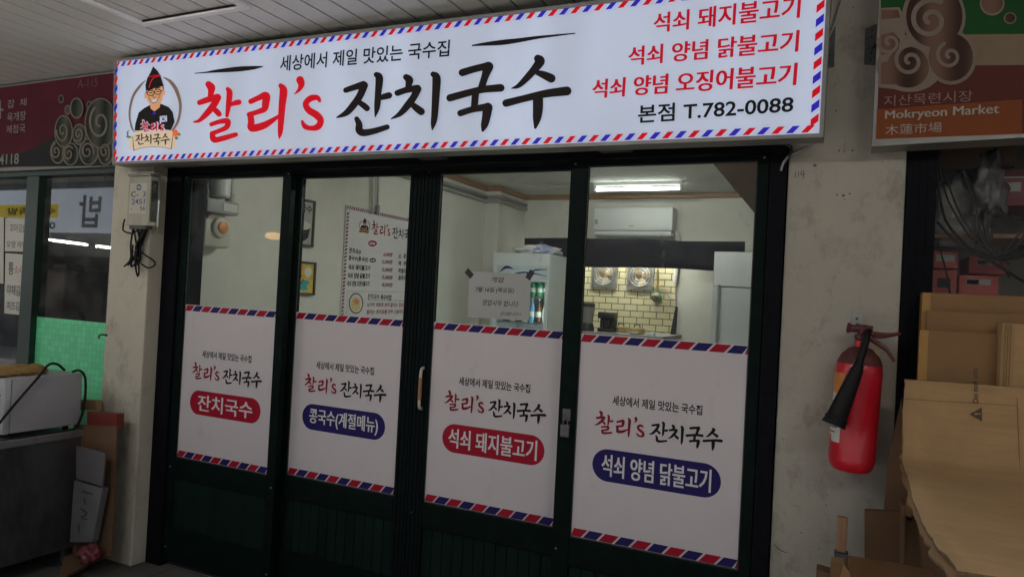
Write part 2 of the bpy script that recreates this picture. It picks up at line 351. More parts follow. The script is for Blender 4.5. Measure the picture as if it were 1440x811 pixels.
T_BLK = zz((460, 80), 6.756, [
 [(178,318,52),(260,290,58),(345,265,70)], [(352,272,74),(312,370,68),(250,460,68),(180,535,56),(95,575,16)], [(300,430,48),(350,465,58),(378,490,58)],
 [(470,172,54),(496,205,74),(485,350,62),(475,480,56),(457,570,10)], [(510,390,48),(550,378,58),(588,368,62)],
 [(282,590,46),(304,640,62),(306,695,72),(345,722,68),(450,705,58),(570,668,50)],
 [(752,195,60),(782,225,76),(768,290,50)], [(670,345,58),(760,315,60),(860,300,66)], [(864,308,68),(820,390,68),(760,470,68),(690,545,48),(610,590,10)], [(800,445,48),(850,488,66),(895,522,70)],
 [(1010,168,54),(1040,205,80),(1035,350,74),(1022,560,64),(1010,640,48),(1000,695,10)]]) + zz((620, 70), 6.76, [
 [(205,220,70),(320,185,66),(450,155,70)], [(452,165,98),(420,260,70),(385,372,68)], [(88,460,70),(250,415,66),(400,380,66),(570,365,74)], [(330,420,70),(320,545,66)],
 [(188,605,62),(300,570,60),(440,545,70)], [(447,552,94),(432,650,80),(415,720,68),(400,768,28)],
 [(925,88,76),(945,115,90),(890,190,74),(820,270,64),(740,345,44),(672,370,8)], [(915,220,48),(980,242,72),(1050,275,84)],
 [(622,510,72),(800,465,66),(1000,420,74),(1200,395,86)], [(925,450,96),(925,560,96),(915,660,76),(900,742,26)]])
def norm_strokes(groups):
    """unproject to the sign plane and normalise to a 1 x 1 box; widths stay relative to the box height"""
    out = []; allp = []
    for g in groups:
        gg = []
        for s in g:
            ss = []
            for x, y, w in s:
                p = at(x, y, -.2); q = at(x, y+w, -.2); ss.append((p.x, p.z, abs(p.z-q.z)))
            gg.append(ss); allp += ss
        out.append(gg)
    x0 = min(p[0]-p[2]/2 for p in allp); x1 = max(p[0]+p[2]/2 for p in allp); z0 = min(p[1]-p[2]/2 for p in allp); z1 = max(p[1]+p[2]/2 for p in allp)
    return [[[(p[0], p[1], p[2]) for p in s] for s in g] for g in out], (x0, x1, z0, z1)
TITLE, TB = norm_strokes([T_RED, T_BLK])
def title_in(group, box, tgt, wk=1.0):
    """fit a stroke group from box (x0,x1,z0,z1) into tgt (x0,x1,z0,z1); y up"""
    sx = (tgt[1]-tgt[0])/(box[1]-box[0]); sz = (tgt[3]-tgt[2])/(box[3]-box[2])
    return [[(tgt[0]+(p[0]-box[0])*sx, tgt[2]+(p[1]-box[2])*sz, p[2]*math.sqrt(abs(sx*sz))*wk) for p in s] for s in group]
def gbox(g):
    a = [p for s in g for p in s]
    return (min(p[0]-p[2]/2 for p in a), max(p[0]+p[2]/2 for p in a), min(p[1]-p[2]/2 for p in a), max(p[1]+p[2]/2 for p in a))

# ================================================================== SETTING
CZ = 2.55                                     # arcade ceiling height
def P3(x, y, z): return Vector((x, y, z))
g = MB(); g.poly([(-40, -40, 0), (40, -40, 0), (40, .06, 0), (-40, .06, 0)]); struct(g.build('ground', 'floor_out'))
g = MB(); g.poly([(-40, -5.59, .004), (40, -5.59, .004), (40, -1.95, .004), (-40, -1.95, .004)]); struct(g.build('bounce_road', mat('pale_bounce_concrete', (.55, .54, .51), .8, var=.12, scale=2)))  # unseen pale strip, added to bounce sunlight up to ceiling and shopfront
g = MB(); g.box(-3.185, -.2, .02, .14, 0, .02); tag(g.build('door_sill', 'iron'), 'dark iron sill under the sliding doors', 'door sill')

# slatted arcade ceiling with an access hatch
t = thing('slat_ceiling', 'pale slatted metal ceiling over the walkway with black joints', 'ceiling', (-1.5, -1.6, CZ))
g = MB(); SP = .1117; x = -1.314
while x > -12: x -= SP
while x < 6:
    g.box(x+.0055, x+SP-.0055, -2.9, .14, CZ, CZ+.012, .003); x += SP
g.build('slats', 'ceiling', t)
g = MB(); g.box(-12.2, 6.2, -2.92, .15, CZ+.016, CZ+.03); g.build('backing', 'black_gap', t)
a = atz(200, 32, CZ); b_ = atz(360, 12, CZ); hx0, hx1, hy1 = a.x, b_.x, a.y+.012
hy0 = hy1-.62
h = MB()
for (x0, x1, y0, y1) in ((hx0, hx1, hy1-.028, hy1), (hx0, hx1, hy0, hy0+.028), (hx0, hx0+.028, hy0+.028, hy1-.028), (hx1-.028, hx1, hy0+.028, hy1-.028)):
    h.box(x0, x1, y0, y1, CZ-.016, CZ-.0005, .004)
ht = thing('access_hatch', 'square ceiling hatch edged with white aluminium trim', 'hatch', ((hx0+hx1)/2, (hy0+hy1)/2, CZ))
h.build('trim', mat('white_trim', (.88, .88, .88), .4), ht)
h = MB(); h.box(hx0+.028, hx1-.028, hy1-.034, hy1-.029, CZ-.008, CZ-.0005); h.build('shadow_gap', 'black_gap', ht)

# concrete pillars
pr = -3.18
g = MB(); g.box(-3.475, pr, -.11, .13, 0, CZ-.002, .008)
pl_ = tag(g.build('concrete_pillar', 'concrete'), 'stained beige concrete pillar left of the doors carrying the meter box', 'pillar')
g = MB(); g.box(-.205, .142, -.02, .30, 0, CZ-.002, .006)
pr_ = tag(g.build('concrete_pillar', 'concrete_white'), 'scuffed pale concrete pillar right of the doors with the fire extinguisher', 'pillar')
g = MB(); g.box(pr, -.207, .015, .30, 2.008, CZ-.002); g.build('lintel_wall', 'concrete'); tag(bpy.data.objects['lintel_wall'], 'strip of wall above the doors behind the bright sign', 'wall')
strokes_fn = lambda x, y: at(x, y, -.02)
PP = Plane(strokes_fn, YN)
strokes('pencil_number', 'ink', pr_, PP, [[(1118.5, 242, .8), (1118.2, 249.5, .9)], [(1123, 241.5, .8), (1122.6, 248.5, .8)], [(1127.8, 240.5, .9), (1126, 245.5, .9), (1131.5, 245, .8)], [(1130.6, 240, .9), (1129.5, 250.5, .9)]], .001)
holes = [(1180,212,1.6),(1187.5,213.5,1.2),(1199,212,1.6),(1177,274,1.5),(1186,275,2.2),(1195,272.5,1.4),(1188,281,1),(1128,244,.1),(1146,233,2.6),(1088,120,1),(1105,680,.9),(1163,696,1),(1162,710,1.2),(1127,748,1.2),(1110,755,.8),(1152,770,.9),(1165,730,.9),(1176,156,1.4),(1200,12,1.2),(1174,118,.8),(1215,110,.7)]
fillpoly('bolt_hole', 'iron', pr_, PP, [ell(x, y, r, r*.8, 9) for x, y, r in holes if x > 1106], .0015)
strokes('crack', 'iron', pr_, PP, [[(1089, 765, 1), (1094, 770, 1.2), (1100, 774, 1.2), (1108, 777, .6)]], .0015)

# ------------------------------------------------------------------ the noodle shop's sliding doors
ZT, ZP, ZB = 1.9475, 1.316, .5495
fr = thing('door_frame', 'black outer frame round the four sliding doors of the noodle shop', 'door frame', (-1.69, .04, 0))
g = MB(); g.box(-3.18, -3.075, -.03, .13, .0, 2.003, .003); g.build('jamb', 'frame', fr)
g = MB(); g.box(-.262, -.209, -.03, .13, .0, 2.003, .003); g.build('jamb', 'frame', fr)
g = MB(); g.box(-3.072, -.265, -.03, .13, 1.972, 2.003, .002); g.build('head_rail', 'frame', fr)
LAY = dict(red=('vdarkred', 'vred'), blue=('vdarkred', 'vblue'))
def door(x0, x1, gx0, gx1, y, label, words, pcol, tx0, groove=True, extra=None):
    t = thing('sliding_door', label, 'sliding door', ((x0+x1)/2, y, .03), 'sliding doors of the noodle shop')
    yf, yb = y-.017, y+.017
    g = MB()
    g.box(x0, gx0, yf, yb, .03, 1.968, .003); g.box(gx1, x1, yf, yb, .03, 1.968, .003)
    g.box(gx0+.0005, gx1-.0005, yf, yb, ZT, 1.968, .003); g.box(gx0+.0005, gx1-.0005, yf, yb, ZB-.105, ZB, .004)
    g.box(gx0+.0005, gx1-.0005, yf, yb, .03, .20, .003)
    nx = int((x1-x0)/.03)
    g.build('frame', 'frame_green', t)
    g = MB()
    if groove:
        n = 12; wd = (gx1-gx0)/n
        for i in range(n): g.box(gx0+i*wd+.0015, gx0+(i+1)*wd-.0015, yf+.010, yb-.008, .2005, ZB-.1055, .002)
        g.box(gx0, gx1, yf+.016, yb-.010, .2005, ZB-.1055)
    else:
        g.box(gx0, gx1, yf+.008, yb-.008, .2005, ZB-.1055)
    g.build('lower_panel', 'panel', t)
    g = MB(); g.box(gx0, gx1, y-.002, y+.002, ZB, ZT); g.build('glass_pane', 'glass', t)
    # printed film on the glass
    yp = y-.004
    pl = Plane(lambda x, z: Vector((x, yp, z)), YN)
    g = MB(); g.box(gx0+.002, gx1-.002, yp-.0006, yp, ZB+.002, ZP); po = g.build('window_film', 'vinyl', t)
    g = MB()
    for (xa, xb, za_, zb_) in ((gx0+.0003, gx1-.0003, ZB+.0003, ZB+.0045), (gx0+.0003, gx1-.0003, ZT-.0045, ZT-.0003), (gx0+.0003, gx0+.004, ZB+.0048, ZT-.0048), (gx1-.004, gx1-.0003, ZB+.0048, ZT-.0048)): g.box(xa, xb, y-.009, y-.0022-.003, za_, zb_)
    g.build('glazing_bead', 'bead', t)
    g = MB()
    for (xs, zs_) in ((x0+.018, .10), (x1-.018, .10), (x0+.018, 1.957), (x1-.018, 1.957), (x0+.018, ZB-.05), (x1-.018, ZB-.05)): g.lathe([(.0045, 0), (.003, .0015)], (xs, yf-.0001, zs_), YN, 8)
    g.build('screw_heads', 'alu_dull', t)
    wd = (gx1-gx0); per = wd/5.03
    for nm, m_, off in (('red_stripe', 'vred', .2), ('blue_stripe', 'vblue', .7)):
        polys = []
        for (za, zb) in ((ZP-.031, ZP-.003), (ZB+.006, ZB+.036)):
            for k in range(-1, 6):
                c = gx0+(k+off)*per; e = .026; s_ = .017
                q = [(c-e/1-s_/2+.0, za), (c+e-s_/2-.0, za), (c+e+s_/2+.008, zb), (c-e+s_/2+.008, zb)]
                q = [(min(max(a, gx0+.003), gx1-.003), b) for a, b in q]
                if q[1][0]-q[0][0] > .006 or q[2][0]-q[3][0] > .006: polys.append(q)
        fillpoly(nm, m_, po, pl, polys, .001)
    n_ = (0, -1, 0)
    Q = lambda xa, xb, za, zb: (pl(xa, zb), pl(xa, za), pl(xb, zb), pl(xb, za))
    text('slogan', '세상에서 제일 맛있는 국수집', 'vblack', po, Q(tx0+.066, tx0+.392, 1.060, 1.0955), n_, .024, .001)
    full = gbox(TITLE[0]+TITLE[1]); tgt = (tx0, tx0+.466, .943, 1.034)
    strokes('red_title', 'vdarkred', po, pl, title_in(TITLE[0], full, tgt, 1.22), .001)
    strokes('black_title', 'vblack', po, pl, title_in(TITLE[1], full, tgt, 1.22), .001)
    r = .0595; pill = ell(tx0+r, .8365, r, r, 20, math.pi/2, 3*math.pi/2)+[(tx0+r, .8365-r)]+ell(tx0+.467-r, .8365, r, r, 20, -math.pi/2, math.pi/2)+[(tx0+.467-r, .8365+r)]
    fillpoly('menu_badge', pcol, po, pl, [pill], .001)
    wx0, wx1 = words[1]
    text('menu_name', words[0], 'vwhite', po, Q(tx0+wx0, tx0+wx1, .797, .877), n_, .009, .0022, None, .006)
    if extra: extra(t)
    return t
def handle(t):
    a, b = at(588, 518, .0), at(586, 576, .0); x = a.x; y0 = .045
    g = MB(); z0, z1 = b.z, a.z
    g.tube([(x, y0, z0), (x+.001, y0-.022, z0+.012), (x+.002, y0-.026, (z0+z1)/2), (x+.001, y0-.022, z1-.012), (x, y0, z1)], .0065, 8)
    hd = g.build('pull_handle', 'cream_plastic', t, True)
    g = MB(); g.tube([(x+.002, y0-.0255, z0+.04), (x+.0022, y0-.0265, (z0+z1)/2), (x+.002, y0-.0255, z1-.04)], .0078, 8); g.build('grip', 'wood', hd, True)
door(-3.072, -2.368, -3.0253, -2.4175, 0.0, 'far left sliding door whose film has the short red badge 잔치국수', ('잔치국수', (.055, .415)), 'vred', -2.954, False)
door(-2.419, -1.679, -2.3607, -1.7502, .061, 'second sliding door with the wooden pull handle and a blue badge in brackets', ('콩국수(계절메뉴)', (.042, .428)), 'vblue', -2.288, True, handle)
door(-1.676, -.944, -1.6029, -1.0022, .061, 'sliding door with the taped notice and the red pork badge', ('석쇠 돼지불고기', (.030, .433)), 'vred', -1.529)
door(-.984, -.265, -.9159, -.3042, 0.0, 'right end sliding door with the long blue chicken badge and padlock at its edge', ('석쇠 양념 닭불고기', (.036, .432)), 'vblue', -.843)
# the seam between the two middle doors has ribbed stiles
g = MB()
for x in (-1.735, -1.715, -1.695, -1.66, -1.64, -1.62): g.box(x-.004, x+.004, .0405, .0435, .05, 1.96)
g.build('stile_ribs', 'frame', bpy.data.objects['door_frame'])
sm = bpy.data.materials.new('wipe_mark'); sm.use_nodes = True
_n = sm.node_tree.nodes; _l = sm.node_tree.links; _n.clear()
_o = _n.new('ShaderNodeOutputMaterial'); _t = _n.new('ShaderNodeBsdfTransparent'); _d = _n.new('ShaderNodeBsdfTranslucent'); _d.inputs[0].default_value = (.8, .8, .8, 1)
_z = _n.new('ShaderNodeTexNoise'); _z.inputs['Scale'].default_value = 40; _z.inputs['Detail'].default_value = 6
_c = _n.new('ShaderNodeTexCoord'); _l.new(_c.outputs['Object'], _z.inputs['Vector'])
_r = _n.new('ShaderNodeMapRange'); _r.inputs[1].default_value = .4; _r.inputs[2].default_value = .7; _r.inputs[3].default_value = .0; _r.inputs[4].default_value = .14; _l.new(_z.outputs['Fac'], _r.inputs[0])
_m = _n.new('ShaderNodeMixShader'); _l.new(_r.outputs[0], _m.inputs[0]); _l.new(_t.outputs[0], _m.inputs[1]); _l.new(_d.outputs[0], _m.inputs[2]); _l.new(_m.outputs[0], _o.inputs[0])
def wipes(d, Y, segs):
    pl = Plane(lambda x, y: at(x, y, Y), YN); strokes('wipe_marks', sm, d, pl, segs, .0)
doors = [o for o in bpy.data.objects if o.name.startswith('sliding_door')]; doors.sort(key=lambda o: o.location.x)
wipes(doors[2], .0565, [[(708, 268, 2), (722, 252, 3), (748, 243, 3), (790, 240, 2)], [(690, 255, 1), (740, 262, 2), (800, 262, 1)], [(760, 330, 4), (762, 350, 6), (758, 375, 3)]])
wipes(doors[3], -.0045, [[(840, 240, 2), (870, 255, 3), (905, 252, 1)], [(930, 330, 4), (932, 350, 6), (931, 380, 4)], [(1040, 300, 4), (1046, 312, 5), (1054, 318, 2)]])
# hasp and padlock
t = thing('padlock', 'small steel padlock hanging from a hasp between third and fourth doors', 'padlock', at(797, 605, -.02))
a, b = at(791.5, 574, -.02), at(802, 590, -.02); yy = -.0185
g = MB(); g.box(a.x, b.x, yy-.003, yy, b.z-.005, a.z, .001); g.build('hasp', 'lock_metal', t)
a, b = at(790.5, 595, -.02), at(801.5, 614, -.02)
g = MB(); g.box(a.x, b.x, yy-.020, yy-.004, b.z, a.z, .003); g.build('lock_body', 'lock_metal', t)
xc = (a.x+b.x)/2; z = a.z
g = MB(); g.tube([(xc-.008, yy-.012, z), (xc-.008, yy-.012, z+.012), (xc, yy-.012, z+.022), (xc+.008, yy-.012, z+.012), (xc+.008, yy-.012, z)], .0025, 8); g.build('shackle', 'lock_metal', t, True)
# notice taped to the third door
yq = .061-.0045; tl, tr, bl, br = at(660, 381, yq), at(746.8, 386, yq), at(657.6, 445.5, yq), at(744, 451, yq)
t = thing('paper_notice', 'handwritten opening notice taped to the glass above the film', 'notice', (tl+br)/2)
g = MB(); g.prism([tl, tr, br, bl], (0, -.0004, 0)); pn = g.build('sheet', 'paper_grey', t)
for (c0, c1) in (((656, 380), (664, 389)), ((742, 392), (749, 381))):
    p0, p1 = at(*c0, yq), at(*c1, yq); d = (p1-p0); k = Vector((-d.z, 0, d.x))*.32
    g = MB(); g.prism([p0-k, p1-k, p1+k, p0+k], (0, -.0002, 0)); o = g.build('tape', 'black', t); o.location.y -= .0008
def hand(s, x0, y0, x1, y1, sl=.0, m='ink', Y=yq, b=.008):
    return text('handwriting', s, m, pn, (at(x0+2, y0, Y), at(x0, y1, Y), at(x1+2, y0+sl, Y), at(x1, y1+sl, Y)), YN, b, .0015)
hand('개업', 690, 389, 707, 396.5, 1); hand('7월 16일 (목요일)', 668, 403, 722, 411, 2); hand('영업시작 합니다', 678, 421, 728, 429, 3); hand('감사합니다^^', 703, 438, 732, 443, 1.5)

# ------------------------------------------------------------------ backlit shop sign
SY = -.2
STL, SBL, SBR = at(163.5, 87, SY), at(161, 228, SY), at(1152, 188, SY)
STR = at(1163.8, -32, SY)
t = thing('shop_sign', 'wide backlit white noodle shop sign with airmail stripes round its edge', 'shop sign', (SBL+SBR)/2)
g = MB(); e = .012
fr_ = [STL+Vector((-e, 0, e)), STR+Vector((e, 0, e)), SBR+Vector((e, 0, -e)), SBL+Vector((-e, 0, -e))]
inn = [STL, STR, SBR, SBL]
bk = [Vector((p.x, -.025 if p.x > -1 else -.115, p.z)) for p in fr_]
bk = [Vector((p.x, -.118, p.z)) for p in fr_]
vo = [g.bm.verts.new(p+Vector((0, -.004, 0))) for p in fr_]; vi = [g.bm.verts.new(p+Vector((0, -.004, 0))) for p in inn]; vb = [g.bm.verts.new(p) for p in bk]; vd = [g.bm.verts.new(p+Vector((0, .012, 0))) for p in inn]
for i in range(4):
    j = (i+1) % 4
    g.bm.faces.new([vo[i], vo[j], vi[j], vi[i]]); g.bm.faces.new([vb[i], vb[j], vo[j], vo[i]]); g.bm.faces.new([vi[i], vi[j], vd[j], vd[i]])
g.bm.faces.new(vb); g.build('housing', 'alu_dull', t)
g = MB(); g.box(pr+.01, -.21, -.115, .012, 2.006, 2.04, .002); g.build('underside_tray', 'alu_dull', t)
for px in (600, 860):
    c = at(px, 210, -.1); g = MB(); g.box(c.x-.06, c.x+.06, -.19, .012, 1.99, 2.0055, .002); g.build('underside_bracket', 'iron', t)
g = MB(); g.poly([p+Vector((0, .004, 0)) for p in (STL, STR, SBR, SBL)]); fc = g.build('face', 'sface', t)
SP_ = Plane(lambda x, y: at(x, y, SY), YN)           # measured points of the sign face
def Q4(a, b, c, d): return (SP_(*a), SP_(*b), SP_(*c), SP_(*d))
strokes('red_title', 'sred', t, SP_, T_RED, .0)
strokes('black_title', 'sblack', t, SP_, T_BLK, .0)
strokes('brush_dash', 'sblack', t, SP_, [[(274, 103.4, 1), (290, 102, 2), (304, 100.3, 4.2), (334, 97.5, 7), (356, 95.6, 5), (369.5, 93.8, 1.2)],
     [(664.3, 64.3, 1.8), (680, 62.5, 4.5), (706, 60, 7.2), (730, 57, 6), (760, 52.5, 4), (808.5, 47.2, 1.4)]], .0)
text('slogan', '세상에서 제일 맛있는 국수집', 'sblack', t, Q4((394.6, 79), (393.2, 101), (633, 56), (631.5, 79.5)), YN, .014, .0)
text('dish_line', '석쇠 돼지불고기', 'sdkred', t, Q4((919.5, 19.5), (918.5, 47), (1126, -6.5), (1123.5, 25.5)), YN, .009, .0, None, .005)
text('dish_line', '석쇠 양념 닭불고기', 'sdkred', t, Q4((884, 66.5), (883, 93), (1123.5, 42.5), (1121, 73)), YN, .009, .0, None, .005)
text('dish_line', '석쇠 양념 오징어불고기', 'sdkred', t, Q4((833.5, 112.5), (832, 139), (1120.5, 88.5), (1118, 120)), YN, .009, .0, None, .005)
text('telephone_line', '본점 T.782-0088', 'sblack', t, Q4((897.5, 148), (897, 173.5), (1117, 132.5), (1115, 159)), YN, .018, .0)
# airmail stripes
def sgn(u, v):                              # bilinear position on the face, metres along u from the left, v 0..1
    a = STL*(1-u)+STR*u; b = SBL*(1-u)+SBR*u; return a*v+b*(1-v)
SPU = Plane(lambda u, v: sgn(u, v), YN)
red, blu = [], []
n = 75; hb = .022; hs = .026
def clampq(q): return q
for i in range(n):
    u = (i+.25)/n; hw = .5/n*.47; sk = .010/3.27
    for (v0, v1) in ((.006, .006+.045), (1-.006-.045, 1-.006)):
        q = [(u-hw-sk, v0), (u+hw-sk, v0), (u+hw+sk, v1), (u-hw+sk, v1)]
        (red if i % 2 == 0 else blu).append([(min(max(a, .001), .9985), b) for a, b in q])
nv = 11
for i in range(nv):
    v = (i+.9)/nv; hw = .27/nv; du = .022/3.27
    if v+hw > .955 or v-hw < .05: continue
    for u0, u1 in ((.0012, .0012+du), (1-.0012-du, 1-.0012)):
        q = [(u0, v-hw-.018), (u1, v-hw+.018), (u1, v+hw+.018), (u0, v+hw-.018)]
        (red if i % 2 == 0 else blu).append(q)
fillpoly('red_stripes', 'sred', t, SPU, red, .0); fillpoly('blue_stripes', 'sblue', t, SPU, blu, .0)

def emblem(parent, e, lift, mk, lk=.0004, scale=1.0):
    """round portrait emblem; e maps drawing units (0..579, 0..811) to points"""
    mm = lambda k: mk.get(k, k)
    em = strokes('emblem', mm('brown'), parent, e, [[(200,192,4),(150,245,20),(100,320,20),(74,420,17),(72,500,15),(90,580,15),(108,608,8)],
        [(350,168,8),(405,205,26),(450,270,30),(482,370,24),(480,460,20),(458,540,20),(420,600,14)]], lift)
    f = lambda nm, m, polys, k: fillpoly(nm, mm(m), em, e, polys, lift+k*lk)
    s = lambda nm, m, segs, k: strokes(nm, mm(m), em, e, segs, lift+k*lk)
    f('chef_jacket', 'black', [[(112,600),(118,545),(145,455),(190,418),(240,392),(325,383),(390,410),(422,450),(438,530),(412,590),(390,606),(260,596)]], 1)
    f('neck', 'skin', [[(240,395),(322,385),(318,412),(272,446),(242,420)]], 2)
    f('collar', 'blue', [[(256,454),(288,450),(284,470),(262,472)]], 2)
    f('hair', 'black', [[(205,255),(348,225),(352,300),(340,290),(215,300),(203,310)]], 2)
    f('face', 'skin', [[(212,275),(270,258),(340,238),(350,290),(340,345),(318,392),(282,414),(248,402),(220,362),(204,310)], ell(202,320,10,24), ell(352,292,9,22)], 3)
    f('hat', 'black', [[(265,80),(300,115),(325,155),(346,225),(340,242),(290,248),(205,268),(202,235),(215,180),(240,135)]], 4)
    s('hat_piping', 'red', [[(232,250,8),(248,205,8),(272,172,8),(325,155,8)],[(236,165,8),(272,155,6),(322,152,6)]], 5)
    s('spectacles', 'black', [[(x,y,6.5) for x,y in ell(246,297,27,21)]+[(273,297,6.5)], [(x,y,6.5) for x,y in ell(304,287,26,21)]+[(330,287,6.5)], [(272,292,6),(279,291,6)], [(206,296,6),(220,296,6)], [(330,280,6),(342,276,6)]], 6)
    s('eyes', 'black', [[(234,299,5),(246,293,8),(258,298,5)],[(294,290,5),(306,284,8),(317,288,5)],[(224,276,6),(244,264,13),(264,267,6)],[(284,263,6),(302,251,13),(324,255,6)]], 6)
    f('smile', 'white', [[(248,352),(275,350),(302,340),(292,364),(272,374),(256,368)]], 5)
    s('nose', 'brown', [[(272,300,5),(265,328,7),(278,335,6),(290,326,5)],[(242,348,6),(250,366,6),(270,378,7),(294,366,6),(308,334,6)],[(228,330,5),(238,352,6)],[(322,312,6),(318,336,5)]], 6)
    f('flag', 'white', [[(318,484),(376,479),(377,528),(319,532)]], 2)
    f('flag_red', 'red', [ell(347,506,13,13,14,math.pi,2*math.pi)], 3)
    f('flag_blue', 'blue', [ell(347,506,13,13,14,0,math.pi)], 3)
    s('flag_bars', 'black', [[(326,492,5),(332,488,5)],[(362,486,5),(369,490,5)],[(326,520,5),(332,525,5)],[(362,524,5),(369,519,5)]], 3)
    f('banner', 'cream', [[(60,660),(98,640),(120,735),(62,755),(74,710)],[(405,640),(455,650),(440,700),(458,738),(400,735)]], 2)
    f('banner_face', 'cream', [[(95,612),(180,596),(260,590),(350,592),(432,602),(412,748),(330,734),(260,732),(180,740),(108,762)]], 3)
    s('banner_outline', 'brown', [[(95,612,4),(180,596,4),(260,590,4),(350,592,4),(432,602,4)],[(108,762,5),(180,741,4),(260,733,4),(330,735,4),(412,750,5)],[(95,612,4),(108,762,9)],[(432,602,4),(412,750,9)]], 4)
    rb = gbox(TITLE[0]); bb = gbox(TITLE[1])
    flip = lambda segs: [[(x, -y, w_) for x, y, w_ in q] for q in segs]
    tr_ = lambda g, b_, x0, x1, y0, y1, wk: flip(title_in(g, b_, (x0, x1, -y1, -y0), wk))
    s('red_word_edge', 'white', tr_(TITLE[0], rb, 160, 362, 514, 620, 1.75), 5)
    s('red_word', 'red', tr_(TITLE[0], rb, 166, 356, 520, 614, 1.15), 11)
    s('banner_word', 'dark', tr_(TITLE[1], bb, 116, 404, 624, 722, 1.15), 5)
    f('leaves', 'green', [ell(64,625,14,26),ell(70,650,24,12),ell(475,632,14,12),ell(455,662,14,12)], 4)
    f('white_flower', 'white', [ell(88+15*math.cos(a),625+16*math.sin(a),12,13,12) for a in (0,1.26,2.5,3.77,5)], 5)
    f('red_flower', 'orange', [ell(446+14*math.cos(a),622+16*math.sin(a),13,14,12) for a in (0,1.26,2.5,3.77,5)], 5)
    return em
EK = dict(black='sblack', skin='sskin', red='sred', blue='sblue', white='sface', brown='sgrey', cream='scream', dark='sgrey', green='sgreen', orange='sorange')
EK['dark'] = emat('backlit_dark_brown', (.05, .03, .02), (1, .6, .4), .02)
emblem(t, Plane(lambda x, y: at(170+x/5.79, 80+y/5.79, SY), YN), .0, EK)

# ================================================================== INSIDE THE NOODLE SHOP
LX, PX, RX, JY, BY, IZ = -3.25, -3.104, -.12, 3.618, 4.219, 2.50
g = MB(); g.box(LX, RX, .15, BY, -.02, .004); struct(g.build('shop_floor', 'ifloor'))
g = MB(); g.box(LX-.1, RX+.1, .15, BY+.1, IZ, IZ+.04); struct(g.build('shop_ceiling', 'iceil'))
g = MB(); g.box(LX-.1, LX, .145, JY, .0, IZ); g.box(LX-.1, PX, JY+.001, BY, 0, IZ); g.box(LX+.001, pr-.001, .132, .144, 0, IZ); struct(g.build('shop_side_wall', 'iwall'))
g = MB(); g.box(LX-.1, RX+.1, BY+.001, BY+.1, 0, IZ); struct(g.build('shop_back_wall', 'iwall'))
g = MB(); g.box(RX, RX+.1, .31, BY, 0, IZ); struct(g.build('shop_right_wall', 'iwall'))
# ceiling moulding and pipes
t = thing('ceiling_moulding', 'brown wooden moulding along the top of the shop walls', 'moulding', (LX, 2, IZ))
mz = IZ-.05
g = MB(); g.box(LX+.001, LX+.03, .32, JY-.002, mz, IZ-.002, .004); g.box(LX+.031, PX+.03, JY-.031, JY-.002, mz, IZ-.002, .004); g.box(PX+.001, PX+.03, JY-.001, BY-.001, mz, IZ-.002, .004); g.box(PX+.031, RX-.01, BY-.03, BY-.001, mz, IZ-.002, .004)
g.build('rail', 'mould', t)
t = thing('wall_pipe', 'pair of grey pipes along the left wall below the wooden moulding', 'pipe', (LX, 3, 2.36))
for dz, rr in ((0, .016), (-.045, .019)):
    g = MB(); z = 2.395+dz
    g.tube([(LX+.03, 1.2, z), (LX+.03, JY-.05, z), (PX+.035, JY-.04, z), (PX+.035, BY-.05, z)], rr, 8, False); g.build('pipe', 'grey_plastic', t, True)
g = MB(); g.tube([(PX+.03, BY-.06, 2.36), (PX+.05, BY-.08, 2.2), (PX+.09, BY-.12, 1.95), (PX+.12, BY-.3, 1.88)], .004, 6); tag(g.build('hanging_wire', 'white_plastic'), 'thin pale wire hanging from the pipes to the fridge', 'wire')
# fluorescent lamp (lit)
lampm = emat('lit_tube', (.9, .9, .9), (.97, 1, .95), 13.0); lampn = emat('lit_tube_bright', (.9, .9, .9), (1, .985, .93), 205.0)
def lamp(x0, x1, y, lab, tm):
    t = thing('tube_lamp', lab, 'ceiling lamp', ((x0+x1)/2, y, IZ))
    g = MB(); g.box(x0-.03, x1+.03, y-.02, y+.02, IZ-.03, IZ-.001, .004); g.build('fitting', 'white_plastic', t)
    g = MB(); g.tube([(x0, y, IZ-.06), (x1, y, IZ-.06)], .014, 12, False); o = g.build('tube', tm, t, True)
    g = MB(); g.box(x0-.025, x0-.001, y-.02, y+.02, IZ-.08, IZ-.034, .003); g.box(x1+.001, x1+.025, y-.02, y+.02, IZ-.08, IZ-.034, .003); g.build('end_cap', 'white_plastic', t)
a, b = atz(838, 266, IZ-.06), atz(956, 265, IZ-.06)
lamp(a.x, b.x, 3.55, 'lit fluorescent ceiling lamp above the air conditioner', lampm)
lamp(-2.0, -1.2, 1.3, 'lit fluorescent ceiling lamp over the shop entrance', lampn)

# gas meter on the left wall
def wp(x, y, off=0.0): return atx(x, y, LX+off)
t = thing('gas_meter', 'beige gas meter with an orange dial on the shop wall', 'gas meter', wp(308, 300))
c = wp(310, 320, .10); X0 = LX+.012
g = MB(); g.lathe([(.085, 0), (.088, .02), (.082, .05), (.06, .062), (.056, .09), (.05, .094)], (X0+.012, c.y, c.z), XN, 32); g.build('body', 'cream_plastic', t, True)
g = MB(); g.lathe([(.033, 0), (.033, .006), (.028, .009)], (X0+.106, c.y, c.z), XN, 24); g.build('dial', 'orange_plastic', t, True)
g = MB(); g.box(X0, X0+.085, c.y-.10, c.y+.085, c.z-.11, c.z+.045, .02); g.build('back_case', 'cream_plastic', t, True)
g = MB(); g.box(X0, X0+.11, c.y-.115, c.y+.105, c.z+.075, c.z+.15, .012); cb_ = g.build('counter_box', 'grey_plastic', t, True)
g = MB(); g.box(X0+.1105, X0+.114, c.y-.01, c.y+.09, c.z+.092, c.z+.135); g.build('counter_label', 'paper', cb_)
